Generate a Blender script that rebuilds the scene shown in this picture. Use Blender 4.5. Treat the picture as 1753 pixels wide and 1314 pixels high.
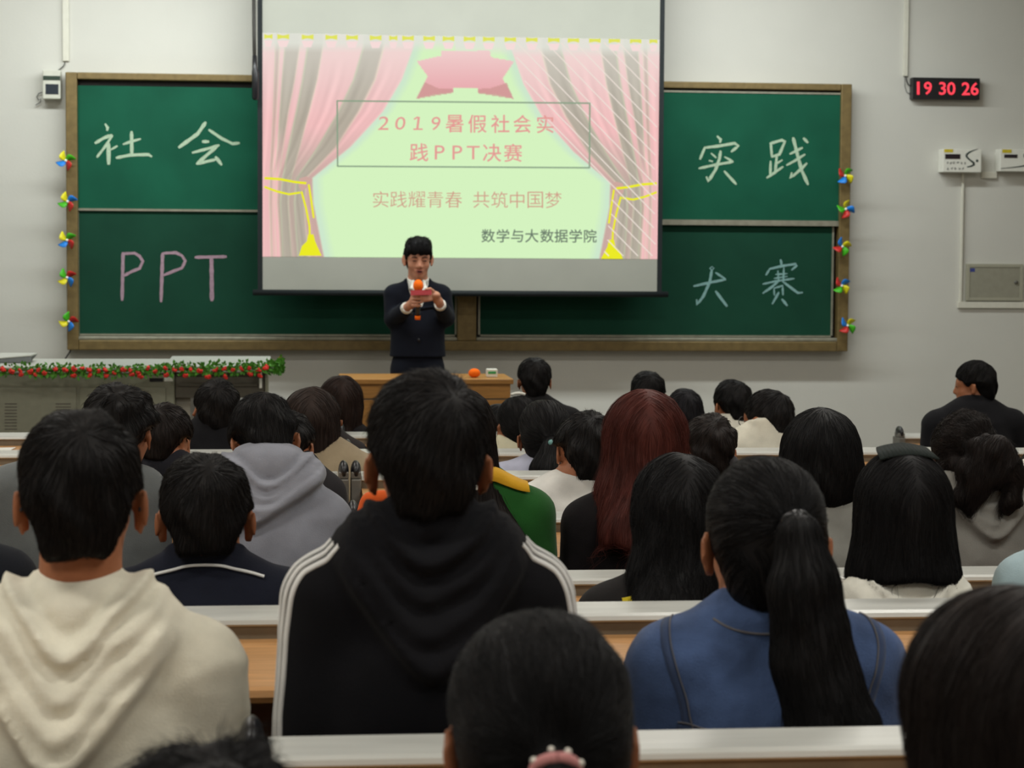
import bpy, math, random
import numpy as np
from mathutils import Vector, Matrix
for o in list(bpy.data.objects): bpy.data.objects.remove(o)
SC = bpy.context.scene
COL = SC.collection
rng = np.random.default_rng(7)
random.seed(7)

# ------------------------------------------------------------------ camera
W, H, F = 1753.0, 1314.0, 3600.0
CAM = np.array([0.0, 0.0, 1.5])
PITCH, YAW, ROLL = -0.0633, 0.10585, 0.0068
FW = np.array([math.sin(YAW)*math.cos(PITCH), math.cos(YAW)*math.cos(PITCH), math.sin(PITCH)])
RT = np.cross(FW, [0, 0, 1]); RT /= np.linalg.norm(RT)
UP = np.cross(RT, FW)
RT, UP = math.cos(ROLL)*RT + math.sin(ROLL)*UP, -math.sin(ROLL)*RT + math.cos(ROLL)*UP
cd = bpy.data.cameras.new('camera'); cam = bpy.data.objects.new('camera', cd); COL.objects.link(cam)
cam.matrix_world = Matrix(((RT[0], UP[0], -FW[0], CAM[0]), (RT[1], UP[1], -FW[1], CAM[1]), (RT[2], UP[2], -FW[2], CAM[2]), (0, 0, 0, 1)))
cd.sensor_fit = 'HORIZONTAL'; cd.sensor_width = 36.0; cd.lens = F/W*36.0
cd.clip_start = 0.05; cd.clip_end = 100
cd.dof.use_dof = True; cd.dof.focus_distance = 5.5; cd.dof.aperture_fstop = 9.0
SC.camera = cam

# ------------------------------------------------------------------ light and exposure
SC.view_settings.view_transform = 'Standard'
SC.view_settings.look = 'None'
SC.view_settings.gamma = 1.0
SC.view_settings.use_curve_mapping = False
SC.view_settings.exposure = 0.0
wd = bpy.data.worlds.new('world'); SC.world = wd; wd.use_nodes = True
wd.node_tree.nodes['Background'].inputs[0].default_value = (0.6, 0.65, 0.6, 1)
wd.node_tree.nodes['Background'].inputs[1].default_value = 0.02
def area(name, loc, sx, sy, power, color, rot=(0, 0, 0)):
    l = bpy.data.lights.new(name, 'AREA'); l.shape = 'RECTANGLE'; l.size = sx; l.size_y = sy
    l.energy = power; l.color = color
    o = bpy.data.objects.new(name, l); COL.objects.link(o); o.location = loc; o.rotation_euler = rot
    return o
LC = (1.0, 0.975, 0.91)
# strip lamp that lights the front board, and tubes over the seats
area('board_lamp', (0.75, 11.7, 3.42), 5.6, 0.14, 116, (0.95, 1.0, 0.985), (math.radians(28), 0, 0))
for (lx, ly, p) in ((-1.6, 2.6, 36), (1.9, 2.6, 36), (-1.6, 5.8, 36), (1.9, 5.8, 36), (-1.8, 8.6, 30), (1.9, 8.6, 26), (4.6, 5.8, 16), (4.4, 8.8, 26), (-1.6, 0.2, 32), (1.9, 0.2, 32)):
    area('ceiling_tube', (lx, ly, 3.5), 1.3, 0.25, p, LC)

# ------------------------------------------------------------------ pixel helpers (photo frame -> a point on a vertical plane)
def ray(px, py):
    return FW*F + RT*(px-W/2) - UP*(py-H/2)
def at(px, py, Y):
    r = ray(px, py); t = (Y-CAM[1])/r[1]
    return CAM + r*t
def depth(p): return float((np.asarray(p)-CAM) @ FW)
def floor_z(Y): return float(np.interp(Y, [2.75, 9.0], [0.0, -0.13]))

# ------------------------------------------------------------------ materials
def lin(c):
    c = np.array(c, float)/255.0
    return np.where(c <= .04045, c/12.92, ((c+.055)/1.055)**2.4)
def mat(name, rgb, rough=.6, metal=0.0, spec=.4, var=.12, scale=30, bump=0.0, bscale=200, stretch=None, sheen=0, wood=False, sss=0):
    """rgb = sRGB 0..255; procedural noise variation and bump"""
    m = bpy.data.materials.new(name); m.use_nodes = True
    nt = m.node_tree; N = nt.nodes; L = nt.links; b = N['Principled BSDF']
    c = lin(rgb)
    b.inputs['Roughness'].default_value = rough; b.inputs['Metallic'].default_value = metal
    b.inputs['Specular IOR Level'].default_value = spec
    if sheen: b.inputs['Sheen Weight'].default_value = sheen
    if sss:
        b.inputs['Subsurface Weight'].default_value = sss; b.inputs['Subsurface Radius'].default_value = (.01, .004, .002)
    tc = N.new('ShaderNodeTexCoord'); mp = N.new('ShaderNodeMapping'); L.new(tc.outputs['Object'], mp.inputs[0])
    if stretch: mp.inputs['Scale'].default_value = stretch
    n = N.new('ShaderNodeTexNoise'); n.inputs['Scale'].default_value = scale; n.inputs['Detail'].default_value = 4
    L.new(mp.outputs[0], n.inputs['Vector'])
    r = N.new('ShaderNodeValToRGB'); L.new(n.outputs[0], r.inputs[0])
    r.color_ramp.elements[0].position = .3; r.color_ramp.elements[1].position = .7
    r.color_ramp.elements[0].color = (*(c*(1-var)), 1); r.color_ramp.elements[1].color = (*np.clip(c*(1+var), 0, 1), 1)
    L.new(r.outputs[0], b.inputs['Base Color'])
    if bump:
        n2 = N.new('ShaderNodeTexNoise'); n2.inputs['Scale'].default_value = bscale; n2.inputs['Detail'].default_value = 3
        L.new(mp.outputs[0], n2.inputs['Vector'])
        bp = N.new('ShaderNodeBump'); bp.inputs['Strength'].default_value = bump; bp.inputs['Distance'].default_value = .004
        L.new(n2.outputs[0], bp.inputs['Height']); L.new(bp.outputs[0], b.inputs['Normal'])
    return m
def emit(name, rgb, k=1.0, base=.0):
    m = bpy.data.materials.new(name); m.use_nodes = True
    b = m.node_tree.nodes['Principled BSDF']; c = lin(rgb)
    b.inputs['Base Color'].default_value = (*(c*base), 1); b.inputs['Roughness'].default_value = .9
    b.inputs['Specular IOR Level'].default_value = 0
    b.inputs['Emission Color'].default_value = (*c, 1); b.inputs['Emission Strength'].default_value = k
    return m
_mc = {}
def cloth(rgb, bump=.25, var=.1, rough=.9):
    k = ('c',)+tuple(rgb)+(bump, var)
    if k not in _mc: _mc[k] = mat('cloth', rgb, rough, 0, .15, var, 18, bump, 420, sheen=.15 if sum(rgb) > 150 else .03)
    return _mc[k]
def hairmat(rgb, rough=.42):
    k = ('h',)+tuple(rgb)
    if k not in _mc: _mc[k] = mat('hair', rgb, .58, 0, .16, .35, 40, 0, stretch=(1, 1, .12))
    return _mc[k]
SKIN = mat('skin', (160, 102, 70), .5, 0, .35, .07, 60, .06, 300, sss=.08)
SKIN_FACE = mat('skin_face', (186, 130, 104), .5, 0, .3, .05, 60, .03, 300, sss=.08)
EYE = mat('eye', (40, 30, 26), .2, 0, .5, .1)
LIP = mat('lip', (150, 82, 72), .5, 0, .3, .08)
BLACKPL = mat('black_plastic', (22, 22, 26), .35, 0, .5, .15)
WHITE = mat('white_plastic', (225, 225, 215), .5, 0, .4, .04)
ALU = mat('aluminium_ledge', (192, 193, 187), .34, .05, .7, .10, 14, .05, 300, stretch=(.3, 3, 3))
ALU_FACE = mat('metal_face_shaded', (120, 108, 90), .5, .25, .4, .12, 20)  # same ledge metal, with its shade and wood reflection put into the colour
POST = mat('grey_post', (112, 110, 104), .5, .2, .4, .1)
WALL = mat('white_wall_paint', (206, 205, 197), .85, 0, .2, .035, 1.6, .15, 60)
FLOORM = mat('floor_terrazzo', (110, 104, 96), .5, 0, .4, .15, 60)
CEILM = mat('ceiling_paint', (215, 213, 203), .9, 0, .2, .03, 3)
BROWNM = mat('bronze_frame', (122, 104, 66), .42, .35, .45, .16, 22, .1, 60)
RAILM = mat('rail_metal', (148, 146, 130), .4, .4, .45, .15, 25)
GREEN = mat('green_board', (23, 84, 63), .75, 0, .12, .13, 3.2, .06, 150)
GREEN2 = mat('green_board_shaded', (24, 66, 50), .75, 0, .12, .12, 3.0, .06, 150)  # same board green, darkened for the weaker light on the lower leaves

def woodmat(name, rgb):
    m = bpy.data.materials.new(name); m.use_nodes = True
    nt = m.node_tree; N = nt.nodes; L = nt.links; b = N['Principled BSDF']; c = lin(rgb)
    tc = N.new('ShaderNodeTexCoord'); mp = N.new('ShaderNodeMapping'); mp.inputs['Scale'].default_value = (1.2, 16, 16)
    L.new(tc.outputs['Object'], mp.inputs[0])
    n = N.new('ShaderNodeTexNoise'); n.inputs['Scale'].default_value = 5; n.inputs['Detail'].default_value = 7; n.inputs['Distortion'].default_value = .6
    L.new(mp.outputs[0], n.inputs['Vector'])
    r = N.new('ShaderNodeValToRGB'); L.new(n.outputs[0], r.inputs[0])
    r.color_ramp.elements[0].position = .25; r.color_ramp.elements[1].position = .75
    r.color_ramp.elements[0].color = (*(c*.72), 1); r.color_ramp.elements[1].color = (*np.clip(c*1.15, 0, 1), 1)
    L.new(r.outputs[0], b.inputs['Base Color']); b.inputs['Roughness'].default_value = .38
    b.inputs['Specular IOR Level'].default_value = .45
    return m
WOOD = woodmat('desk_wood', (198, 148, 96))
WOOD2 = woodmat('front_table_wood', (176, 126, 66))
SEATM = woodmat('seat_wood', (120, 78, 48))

# ------------------------------------------------------------------ object helpers
def tag(o, label=None, cat=None, group=None, kind=None):
    if label: o['label'] = label
    if cat: o['category'] = cat
    if group: o['group'] = group
    if kind: o['kind'] = kind
    return o
def empty(name, loc, label=None, cat=None, group=None, rz=0.0):
    o = bpy.data.objects.new(name, None); COL.objects.link(o); o.empty_display_size = .1
    o.location = tuple(float(v) for v in loc); o.rotation_euler = (0, 0, rz)
    return tag(o, label, cat, group)
def mesh_from(name, V, Q, T=None, mats=(), parent=None, smooth=True):
    """V (n,3); Q (m,4) quads; T (k,3) tris"""
    V = np.asarray(V, np.float32)
    me = bpy.data.meshes.new(name)
    Q = np.zeros((0, 4), np.int32) if Q is None else np.asarray(Q, np.int32).reshape(-1, 4)
    T = np.zeros((0, 3), np.int32) if T is None else np.asarray(T, np.int32).reshape(-1, 3)
    nl = Q.size+T.size; npoly = len(Q)+len(T)
    me.vertices.add(len(V)); me.vertices.foreach_set('co', V.ravel())
    me.loops.add(nl); me.loops.foreach_set('vertex_index', np.concatenate([Q.ravel(), T.ravel()]))
    me.polygons.add(npoly)
    st = np.concatenate([np.arange(len(Q))*4, Q.size+np.arange(len(T))*3]).astype(np.int32)
    me.polygons.foreach_set('loop_start', st)
    try: me.polygons.foreach_set('loop_total', np.concatenate([np.full(len(Q), 4), np.full(len(T), 3)]).astype(np.int32))
    except Exception: pass
    me.polygons.foreach_set('use_smooth', np.full(npoly, bool(smooth)))
    me.update(calc_edges=True); me.validate()
    for m in (mats if isinstance(mats, (list, tuple)) else [mats]): me.materials.append(m)
    o = bpy.data.objects.new(name, me); COL.objects.link(o)
    if parent is not None: o.parent = parent
    return o
class MB:
    """collects boxes, tubes, prisms into ONE mesh with material slots"""
    def __init__(s): s.v = []; s.f = []; s.m = []; s.mats = []
    def mi(s, m):
        if m not in s.mats: s.mats.append(m)
        return s.mats.index(m)
    def add(s, vs, fs, m):
        b = len(s.v); s.v += [tuple(float(c) for c in v) for v in vs]; k = s.mi(m)
        for f in fs: s.f.append([b+i for i in f]); s.m.append(k)
        return s
    def hexa(s, p, m):   # 8 points: bottom 4 then top 4
        return s.add(p, [(0, 3, 2, 1), (4, 5, 6, 7), (0, 1, 5, 4), (1, 2, 6, 5), (2, 3, 7, 6), (3, 0, 4, 7)], m)
    def box(s, lo, hi, m):
        (a, b, c), (d, e, g) = lo, hi
        return s.hexa([(a, b, c), (d, b, c), (d, e, c), (a, e, c), (a, b, g), (d, b, g), (d, e, g), (a, e, g)], m)
    def prism(s, poly, y0, y1, m):   # poly in (x,z), extruded in y from y0 (front) to y1
        n = len(poly)
        vs = [(x, y0, z) for x, z in poly]+[(x, y1, z) for x, z in poly]
        fs = [tuple(range(n)), tuple(range(2*n-1, n-1, -1))]+[(i, n+i, n+(i+1) % n, (i+1) % n) for i in range(n)]
        return s.add(vs, fs, m)
    def xprism(s, poly, x0, x1, m):  # poly in (y,z)
        n = len(poly)
        vs = [(x0, y, z) for y, z in poly]+[(x1, y, z) for y, z in poly]
        fs = [tuple(range(n)), tuple(range(2*n-1, n-1, -1))]+[(i, n+i, n+(i+1) % n, (i+1) % n) for i in range(n)]
        return s.add(vs, fs, m)
    def tube(s, pts, r, m, n=8, cap=True):
        pts = [Vector(tuple(float(c) for c in p)) for p in pts]; rr = r if isinstance(r, (list, tuple)) else [r]*len(pts)
        vs = []; fs = []; up = None
        for i, p in enumerate(pts):
            d = (pts[min(i+1, len(pts)-1)]-pts[max(i-1, 0)]).normalized()
            if up is None: up = d.orthogonal().normalized()
            up = (up-d*up.dot(d)).normalized(); sd = d.cross(up)
            for k in range(n):
                a = 2*math.pi*k/n; vs.append(p+(up*math.cos(a)+sd*math.sin(a))*rr[i])
        for i in range(len(pts)-1):
            for k in range(n):
                fs.append((i*n+k, i*n+(k+1) % n, (i+1)*n+(k+1) % n, (i+1)*n+k))
        if cap: fs += [tuple(range(n-1, -1, -1)), tuple((len(pts)-1)*n+k for k in range(n))]
        return s.add(vs, fs, m)
    def sphere(s, c, r, m, n=10, k=7):
        r = (r, r, r) if np.isscalar(r) else r
        vs = []; fs = []
        for i in range(k+1):
            t = math.pi*i/k
            for j in range(n):
                a = 2*math.pi*j/n
                vs.append((c[0]+r[0]*math.sin(t)*math.cos(a), c[1]+r[1]*math.sin(t)*math.sin(a), c[2]+r[2]*math.cos(t)))
        for i in range(k):
            for j in range(n): fs.append((i*n+j, (i+1)*n+j, (i+1)*n+(j+1) % n, i*n+(j+1) % n))
        return s.add(vs, fs, m)
    def build(s, name, parent=None, smooth=False, bevel=0.0, origin=None):
        me = bpy.data.meshes.new(name)
        v = s.v
        if origin is not None: v = [(a-origin[0], b-origin[1], c-origin[2]) for a, b, c in v]
        me.from_pydata(v, [], s.f)
        for m in s.mats: me.materials.append(m)
        me.polygons.foreach_set('material_index', s.m)
        me.polygons.foreach_set('use_smooth', [smooth]*len(s.f)); me.update()
        o = bpy.data.objects.new(name, me); COL.objects.link(o)
        if parent is not None: o.parent = parent
        if origin is not None: o.location = origin
        if bevel:
            b = o.modifiers.new('bevel', 'BEVEL'); b.width = bevel; b.segments = 2; b.limit_method = 'ANGLE'
        return o
# parts are modelled in world coordinates under an Empty: keep their place by setting the parent's inverse
def under(o, root):
    o.parent = root; o.matrix_parent_inverse = root.matrix_basis.inverted()
    return o
def quad_frame(mb, x0, x1, z0, z1, w, y0, y1, m):
    mb.box((x0, y0, z0), (x0+w, y1, z1), m); mb.box((x1-w, y0, z0), (x1, y1, z1), m)
    mb.box((x0+w, y0, z1-w), (x1-w, y1, z1), m); mb.box((x0+w, y0, z0), (x1-w, y1, z0+w), m)
# ------------------------------------------------------------------ the setting
YW = 13.3
RX0, RX1, RYB, RZ = -3.4, 7.0, -2.5, 3.7
def struct(name, lo, hi, m):
    return tag(MB().box(lo, hi, m).build(name), kind='structure')
struct('wall_front', (RX0, YW, -.3), (RX1, YW+.15, RZ), WALL)
struct('wall_left', (RX0-.15, RYB, -.3), (RX0, YW+.15, RZ), WALL)
struct('wall_right', (RX1, RYB, -.3), (RX1+.15, YW+.15, RZ), WALL)
struct('wall_back', (RX0-.15, RYB-.15, -.3), (RX1+.15, RYB, RZ), WALL)
struct('ceiling', (RX0-.15, RYB-.15, RZ), (RX1+.15, YW+.15, RZ+.1), CEILM)
fl = MB()
for a, b in ((RYB, 2.75), (2.75, 9.0), (9.0, YW)):
    za, zb = floor_z(a), floor_z(b)
    fl.hexa([(RX0, a, -.35), (RX1, a, -.35), (RX1, b, -.35), (RX0, b, -.35), (RX0, a, za), (RX1, a, za), (RX1, b, zb), (RX0, b, zb)], FLOORM)
tag(fl.build('floor'), kind='structure')
tag(MB().box((RX0, YW-.015, -.13), (RX1, YW, -.03), ALU_FACE).build('baseboard_front'), kind='structure')

# ------------------------------------------------------------------ sliding blackboard
YB = 13.2
BX0, BX1, BZ0, BZ1 = -1.362, 3.566, 0.869, 2.572
bb = empty('blackboard', ((BX0+BX1)/2, YW, BZ0), 'wide green sliding blackboard in a bronze frame with chalk writing', 'blackboard')
fr = MB()
YF = YB-.02
fr.box((BX0, YF, BZ0), (BX0+.070, YW-.001, BZ1), BROWNM); fr.box((BX1-.070, YF, BZ0), (BX1, YW-.001, BZ1), BROWNM); fr.box((BX0+.07, YF, BZ1-.042), (BX1-.07, YW-.001, BZ1), BROWNM); fr.box((BX0+.07, YF, BZ0), (BX1-.07, YW-.001, BZ0+.062), BROWNM)
xm = at(800, 550, YF)[0]
fr.box((xm-.062, YF+.004, BZ0+.062), (xm+.058, YW-.001, BZ1-.062), BROWNM)
fr.box((BX0+.062, YF+.01, BZ0+.062), (xm-.062, YW-.002, BZ0+.085), RAILM)
fr.box((xm+.058, YF+.01, BZ0+.062), (BX1-.062, YW-.002, BZ0+.085), RAILM)
under(fr.build('frame', bevel=.006), bb)
bk = MB(); bk.box((BX0+.03, YW-.02, BZ0+.03), (BX1-.03, YW-.004, BZ1-.03), BLACKPL)
under(bk.build('back_panel'), bb)
def panel(x0, x1, z0, z1, yf, m, edge_l=0, edge_b=0, edge_t=0, edge_r=0):
    mb = MB(); mb.box((x0, yf, z0), (x1, yf+.018, z1), m); o = under(mb.build('board_panel'), bb)
    e = MB()
    if edge_l: e.box((x0-.012, yf-.006, z0), (x0, yf+.02, z1), RAILM)
    if edge_r: e.box((x1, yf-.006, z0), (x1+.012, yf+.02, z1), RAILM)
    if edge_b: e.box((x0, yf-.012, z0-edge_b), (x1, yf+.02, z0), RAILM)
    if edge_t: e.box((x0, yf-.006, z1), (x1, yf+.02, z1+edge_t), RAILM)
    if e.v: 
        c = e.build('panel_edge'); c.parent = o; c.matrix_parent_inverse = o.matrix_basis.inverted()
    return o
lx0 = at(131, 300, YB)[0]; rx1 = at(1440, 300, YB)[0]
lzr = at(300, 361, YB)[2]; rzr = at(1280, 382, YB)[2]
ztl = at(300, 148, YB)[2]; ztr = at(1300, 160, YB)[2]
YU, YL = YB+.025, YB+.05          # left: upper and lower leaves almost flush; right: upper leaf in front
panel(lx0, xm-.075, lzr+.012, ztl, YU, GREEN, edge_l=1, edge_b=.014)
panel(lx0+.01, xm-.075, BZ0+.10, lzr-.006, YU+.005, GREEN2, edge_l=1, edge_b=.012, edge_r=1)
panel(xm+.075, rx1-.012, rzr+.02, ztr, YB+.005, GREEN, edge_r=1, edge_b=.034, edge_t=.012)
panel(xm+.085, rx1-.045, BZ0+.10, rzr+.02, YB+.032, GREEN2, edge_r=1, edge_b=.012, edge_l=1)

# chalk writing: strokes traced on the leaf's own surface as thin chalk layers
CH1 = mat('white_chalk', (172, 194, 168), .95, 0, .1, .14, 90)
CH2 = mat('pink_chalk', (164, 138, 151), .95, 0, .1, .14, 90)
CH3 = mat('bluish_chalk', (128, 166, 164), .95, 0, .1, .2, 70)
def chalk(name, strokes, ox, oy, sc, Y, m, label):
    mb = MB()
    for li, (pts, w) in enumerate(strokes):
        P = [at(ox+x/sc, oy+y/sc, Y-.001) for x, y in pts]
        hw = .9*w/sc/2*depth(P[0])/F
        P = [np.array([p[0], p[2]]) for p in P]
        # resample and ribbon
        Q = [P[0]]
        for a, b in zip(P[:-1], P[1:]):
            n = max(1, int(np.linalg.norm(b-a)/.02))
            Q += [a+(b-a)*(i+1)/n for i in range(n)]
        Lf, Rg = [], []
        n = len(Q)
        for i, q in enumerate(Q):
            d = Q[min(i+1, n-1)]-Q[max(i-1, 0)]; d /= max(np.linalg.norm(d), 1e-9); s = np.array([-d[1], d[0]])
            ww = hw*(1+.10*math.sin(i*1.7+li))*(0.55 if i in (0, n-1) else .92)
            ww *= random.uniform(.94, 1.06)
            Lf.append(q+s*ww); Rg.append(q-s*ww)
        y0 = Y-.0015-.0001*li
        for i in range(n-1):
            quad = [Lf[i], Lf[i+1], Rg[i+1], Rg[i]]
            mb.add([(q[0], y0, q[1]) for q in quad]+[(q[0], Y, q[1]) for q in quad],
                   [(0, 1, 2, 3), (7, 6, 5, 4), (0, 4, 5, 1), (2, 6, 7, 3)]+([(0, 3, 7, 4)] if i == 0 else [])+([(1, 5, 6, 2)] if i == n-2 else []), m)
    o = under(mb.build(name), bb); o['label'] = label
SHE = [([(240, 130), (268, 172), (262, 205)], 36), ([(135, 335), (230, 278), (315, 246)], 40), ([(320, 250), (295, 285), (240, 370), (155, 480)], 32),
       ([(278, 330), (278, 555)], 50), ([(300, 400), (370, 360)], 30), ([(425, 345), (520, 312), (612, 288)], 32), ([(515, 208), (518, 460)], 42),
       ([(352, 485), (500, 455), (690, 450), (727, 474)], 38)]
HUI = [([(1285, 112), (1200, 235), (1000, 380)], 44), ([(1312, 192), (1450, 285), (1560, 338), (1635, 330)], 36), ([(1245, 316), (1318, 316)], 46),
       ([(1140, 432), (1300, 390), (1425, 352)], 36), ([(1410, 358), (1300, 450), (1185, 552)], 40), ([(1190, 548), (1290, 522), (1392, 500)], 36), ([(1382, 470), (1450, 560)], 42)]
chalk('chalk_character', SHE, 140, 190, 6.045, YU, CH1, 'white chalk character 社')
chalk('chalk_character', HUI, 140, 190, 6.045, YU, CH1, 'white chalk character 会')
SHI = [([(420, 165), (465, 210), (458, 252)], 44), ([(205, 460), (272, 300)], 40), ([(265, 312), (450, 290), (640, 256), (688, 290), (595, 365)], 42), ([(345, 380), (412, 440)], 34),
       ([(318, 472), (368, 484)], 46), ([(190, 572), (400, 525), (625, 487)], 40), ([(622, 485), (510, 425)], 30), ([(465, 348), (450, 450), (400, 590), (312, 730), (285, 672)], 46), ([(508, 603), (662, 772)], 40)]
JIAN = [([(1078, 262), (1230, 217), (1268, 236), (1200, 395), (1100, 428)], 42), ([(1092, 255), (1106, 430)], 40), ([(1170, 390), (1145, 640)], 40), ([(1150, 520), (1238, 464)], 34), ([(1090, 475), (1085, 672)], 40),
        ([(1038, 692), (1130, 630), (1247, 548)], 38), ([(1370, 182), (1430, 420), (1480, 600), (1560, 778)], 48), ([(1498, 190), (1558, 252)], 46), ([(1328, 392), (1492, 310)], 38), ([(1287, 532), (1400, 470), (1522, 394)], 38),
        ([(1545, 503), (1480, 570), (1340, 692), (1355, 620)], 42)]
chalk('chalk_character', SHI, 1170, 210, 7.304, YB+.005, CH1, 'white chalk character 实')
chalk('chalk_character', JIAN, 1170, 210, 7.304, YB+.005, CH1, 'white chalk character 践')
DA = [([(355, 190), (330, 213), (355, 236), (382, 212), (355, 190)], 20), ([(355, 230), (330, 380), (250, 560), (172, 665), (165, 600)], 42), ([(125, 436), (330, 390), (532, 350)], 38), ([(530, 350), (400, 265)], 32), ([(400, 495), (547, 690)], 42)]
SAI = [([(1215, 100), (1230, 182)], 35), ([(1030, 300), (1080, 218)], 32), ([(1075, 220), (1250, 180), (1400, 158), (1416, 180), (1350, 236)], 36), ([(1180, 240), (1190, 370)], 26), ([(1255, 200), (1250, 370)], 28), ([(1150, 290), (1300, 278)], 23),
       ([(1130, 340), (1300, 312)], 23), ([(990, 410), (1160, 372), (1388, 340)], 30), ([(1190, 370), (1100, 450), (990, 525)], 36), ([(1240, 375), (1350, 460), (1430, 520), (1492, 515)], 38), ([(1132, 465), (1137, 552)], 28),
       ([(1130, 462), (1238, 430), (1245, 550)], 30), ([(1195, 508), (1110, 660)], 34), ([(1228, 595), (1300, 682)], 40)]
chalk('chalk_character', DA, 1170, 430, 7.304, YB+.032, CH3, 'pale bluish chalk character 大')
chalk('chalk_character', SAI, 1170, 430, 7.304, YB+.032, CH3, 'pale bluish chalk character 赛')
def bowl(x0, x1, yt, yb):
    return [(x0, yt), ((x0+x1)/2+8, yt-3), (x1-14, yt+10), (x1, yt+32), (x1-14, yt+62), (x1-45, (yb+yt+62)/2-4), (x0+4, yb)]
PP = [([(522, 846), (518, 1052)], 17), (bowl(520, 606, 853, 947), 15)]
P2 = [([(690, 848), (683, 1058)], 17), (bowl(690, 786, 851, 944), 15)]
TT = [([(826, 868), (962, 865)], 16), ([(897, 868), (899, 1054)], 21)]
for s, c in ((PP, 'P, the first one'), (P2, 'P, the second one'), (TT, 'T')):
    chalk('chalk_letter', s, 0, 90, 2.478, YU+.005, CH2, 'pinkish chalk letter '+c)

# ------------------------------------------------------------------ projection screen with the slide
YS = 12.95
sl = at(446, 0, YS); sx0 = (at(447, 60, YS)[0]+at(452, 490, YS)[0])/2; sx1 = (at(1133, 60, YS)[0]+at(1121, 490, YS)[0])/2
sz0 = at(790, 497, YS)[2]; sz1 = 3.45
scr = empty('projection_screen', ((sx0+sx1)/2, YS, sz0), 'large white roll-down projection screen showing a curtain slide', 'screen')
SCRW = mat('screen_fabric', (160, 161, 152), .9, 0, .1, .03, 4)
s = MB(); s.box((sx0, YS, sz0), (sx1, YS+.004, sz1), SCRW); under(s.build('fabric'), scr)
bw = at(447, 300, YS)[0]-at(438.5, 300, YS)[0]
SBL = mat('screen_border', (24, 30, 32), .7, 0, .3, .1)
for xb in (sx0-bw, sx1): s = MB(); s.box((xb, YS-.001, sz0-.015), (xb+bw, YS+.005, sz1), SBL); under(s.build('border'), scr)
s = MB(); s.tube([(sx0-bw-.03, YS, sz0-.018), (sx1+bw+.04, YS, sz0-.018)], .018, SBL, 10); under(s.build('weight_bar', smooth=True), scr)
s = MB(); s.box((sx0-.15, YS-.07, sz1-.01), (sx1+.15, YS+.09, sz1+.14), WHITE); under(s.build('roller_case', bevel=.01), scr)
# slide rectangle (world) and a bilinear map from photo pixels on the slide
zt_ = (at(447, 54, YS)[2]+at(1127, 70, YS)[2])/2; zb_ = (at(453, 438.5, YS)[2]+at(1120, 444, YS)[2])/2
def sp(px, py):
    u = v = .5
    for _ in range(4):
        xl, xr = 447+6*v, 1127-7*v; u = (px-xl)/(xr-xl)
        yt, yb = 54+16*u, 438.5+5*u; v = (py-yt)/(yb-yt)
    return np.array([sx0+(sx1-sx0)*min(max(u, 0), 1), zt_+(zb_-zt_)*min(max(v, 0), 1)])
KE = 1.0
E_ = lambda n, c: emit(n, c, KE, .0)
eBG = E_('slide_green', (213, 243, 192)); eTOP = E_('slide_top', (222, 226, 214)); ePK = E_('slide_pink', (243, 183, 182)); ePL = E_('slide_pale_pink', (246, 220, 217))
eDK = E_('slide_fold', (178, 166, 150)); eMV = E_('slide_mauve', (205, 168, 158)); eYL = E_('slide_yellow', (235, 234, 40)); eYP = E_('slide_pale_yellow', (226, 228, 96)); eHAL = E_('slide_halo', (204, 226, 208))
eLN = E_('slide_line', (140, 162, 136)); eTX = E_('slide_text_pink', (228, 156, 150)); eTX2 = E_('slide_text_rose', (208, 158, 138)); eTX3 = E_('slide_text_grey', (108, 126, 108)); eWH = E_('slide_white', (238, 226, 216))
eRB = E_('slide_ribbon', (236, 172, 174)); eRB2 = E_('slide_ribbon_low', (214, 158, 152)); eRB3 = E_('slide_ribbon_top', (243, 206, 204))
SLB = MB()
def spoly(pts, m, layer):
    q = [sp(*p) for p in pts]
    SLB.add([(a[0], YS-.0012-.0004*layer, a[1]) for a in q], [tuple(range(len(q)))], m)
def sline(a, b, w, m, layer):
    a = np.array(a, float); b = np.array(b, float); d = (b-a)/np.linalg.norm(b-a); n = np.array([-d[1], d[0]])*w/2
    spoly([a+n, b+n, b-n, a-n], m, layer)
def spath(pts, w, m, layer):
    for a, b in zip(pts[:-1], pts[1:]): sline(a, b, w, m, layer)
LV = [76, 135, 190, 250, 303, 345, 390, 444]
BND = np.array([[440, 440, 440, 440, 440, 440, 440, 440], [469, 468, 467, 465, 463, 463, 465, 467], [476, 474, 472, 469, 467, 467, 468, 470], [485, 481, 478, 475, 471, 471, 473, 475],
                [510, 502, 492, 484, 478, 476, 480, 483], [523, 515, 505, 493, 484, 480, 483, 486], [549, 540, 527, 512, 498, 494, 497, 501], [618, 601, 576, 542, 508, 504, 507, 512],
                [652, 637, 610, 572, 523, 520, 523, 530], [704, 683, 651, 597, 534, 536, 545, 556]], float)
def mirror(p): return (1574-p[0], p[1]+8+6*(0.5-(p[0]-447)/680))
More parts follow.
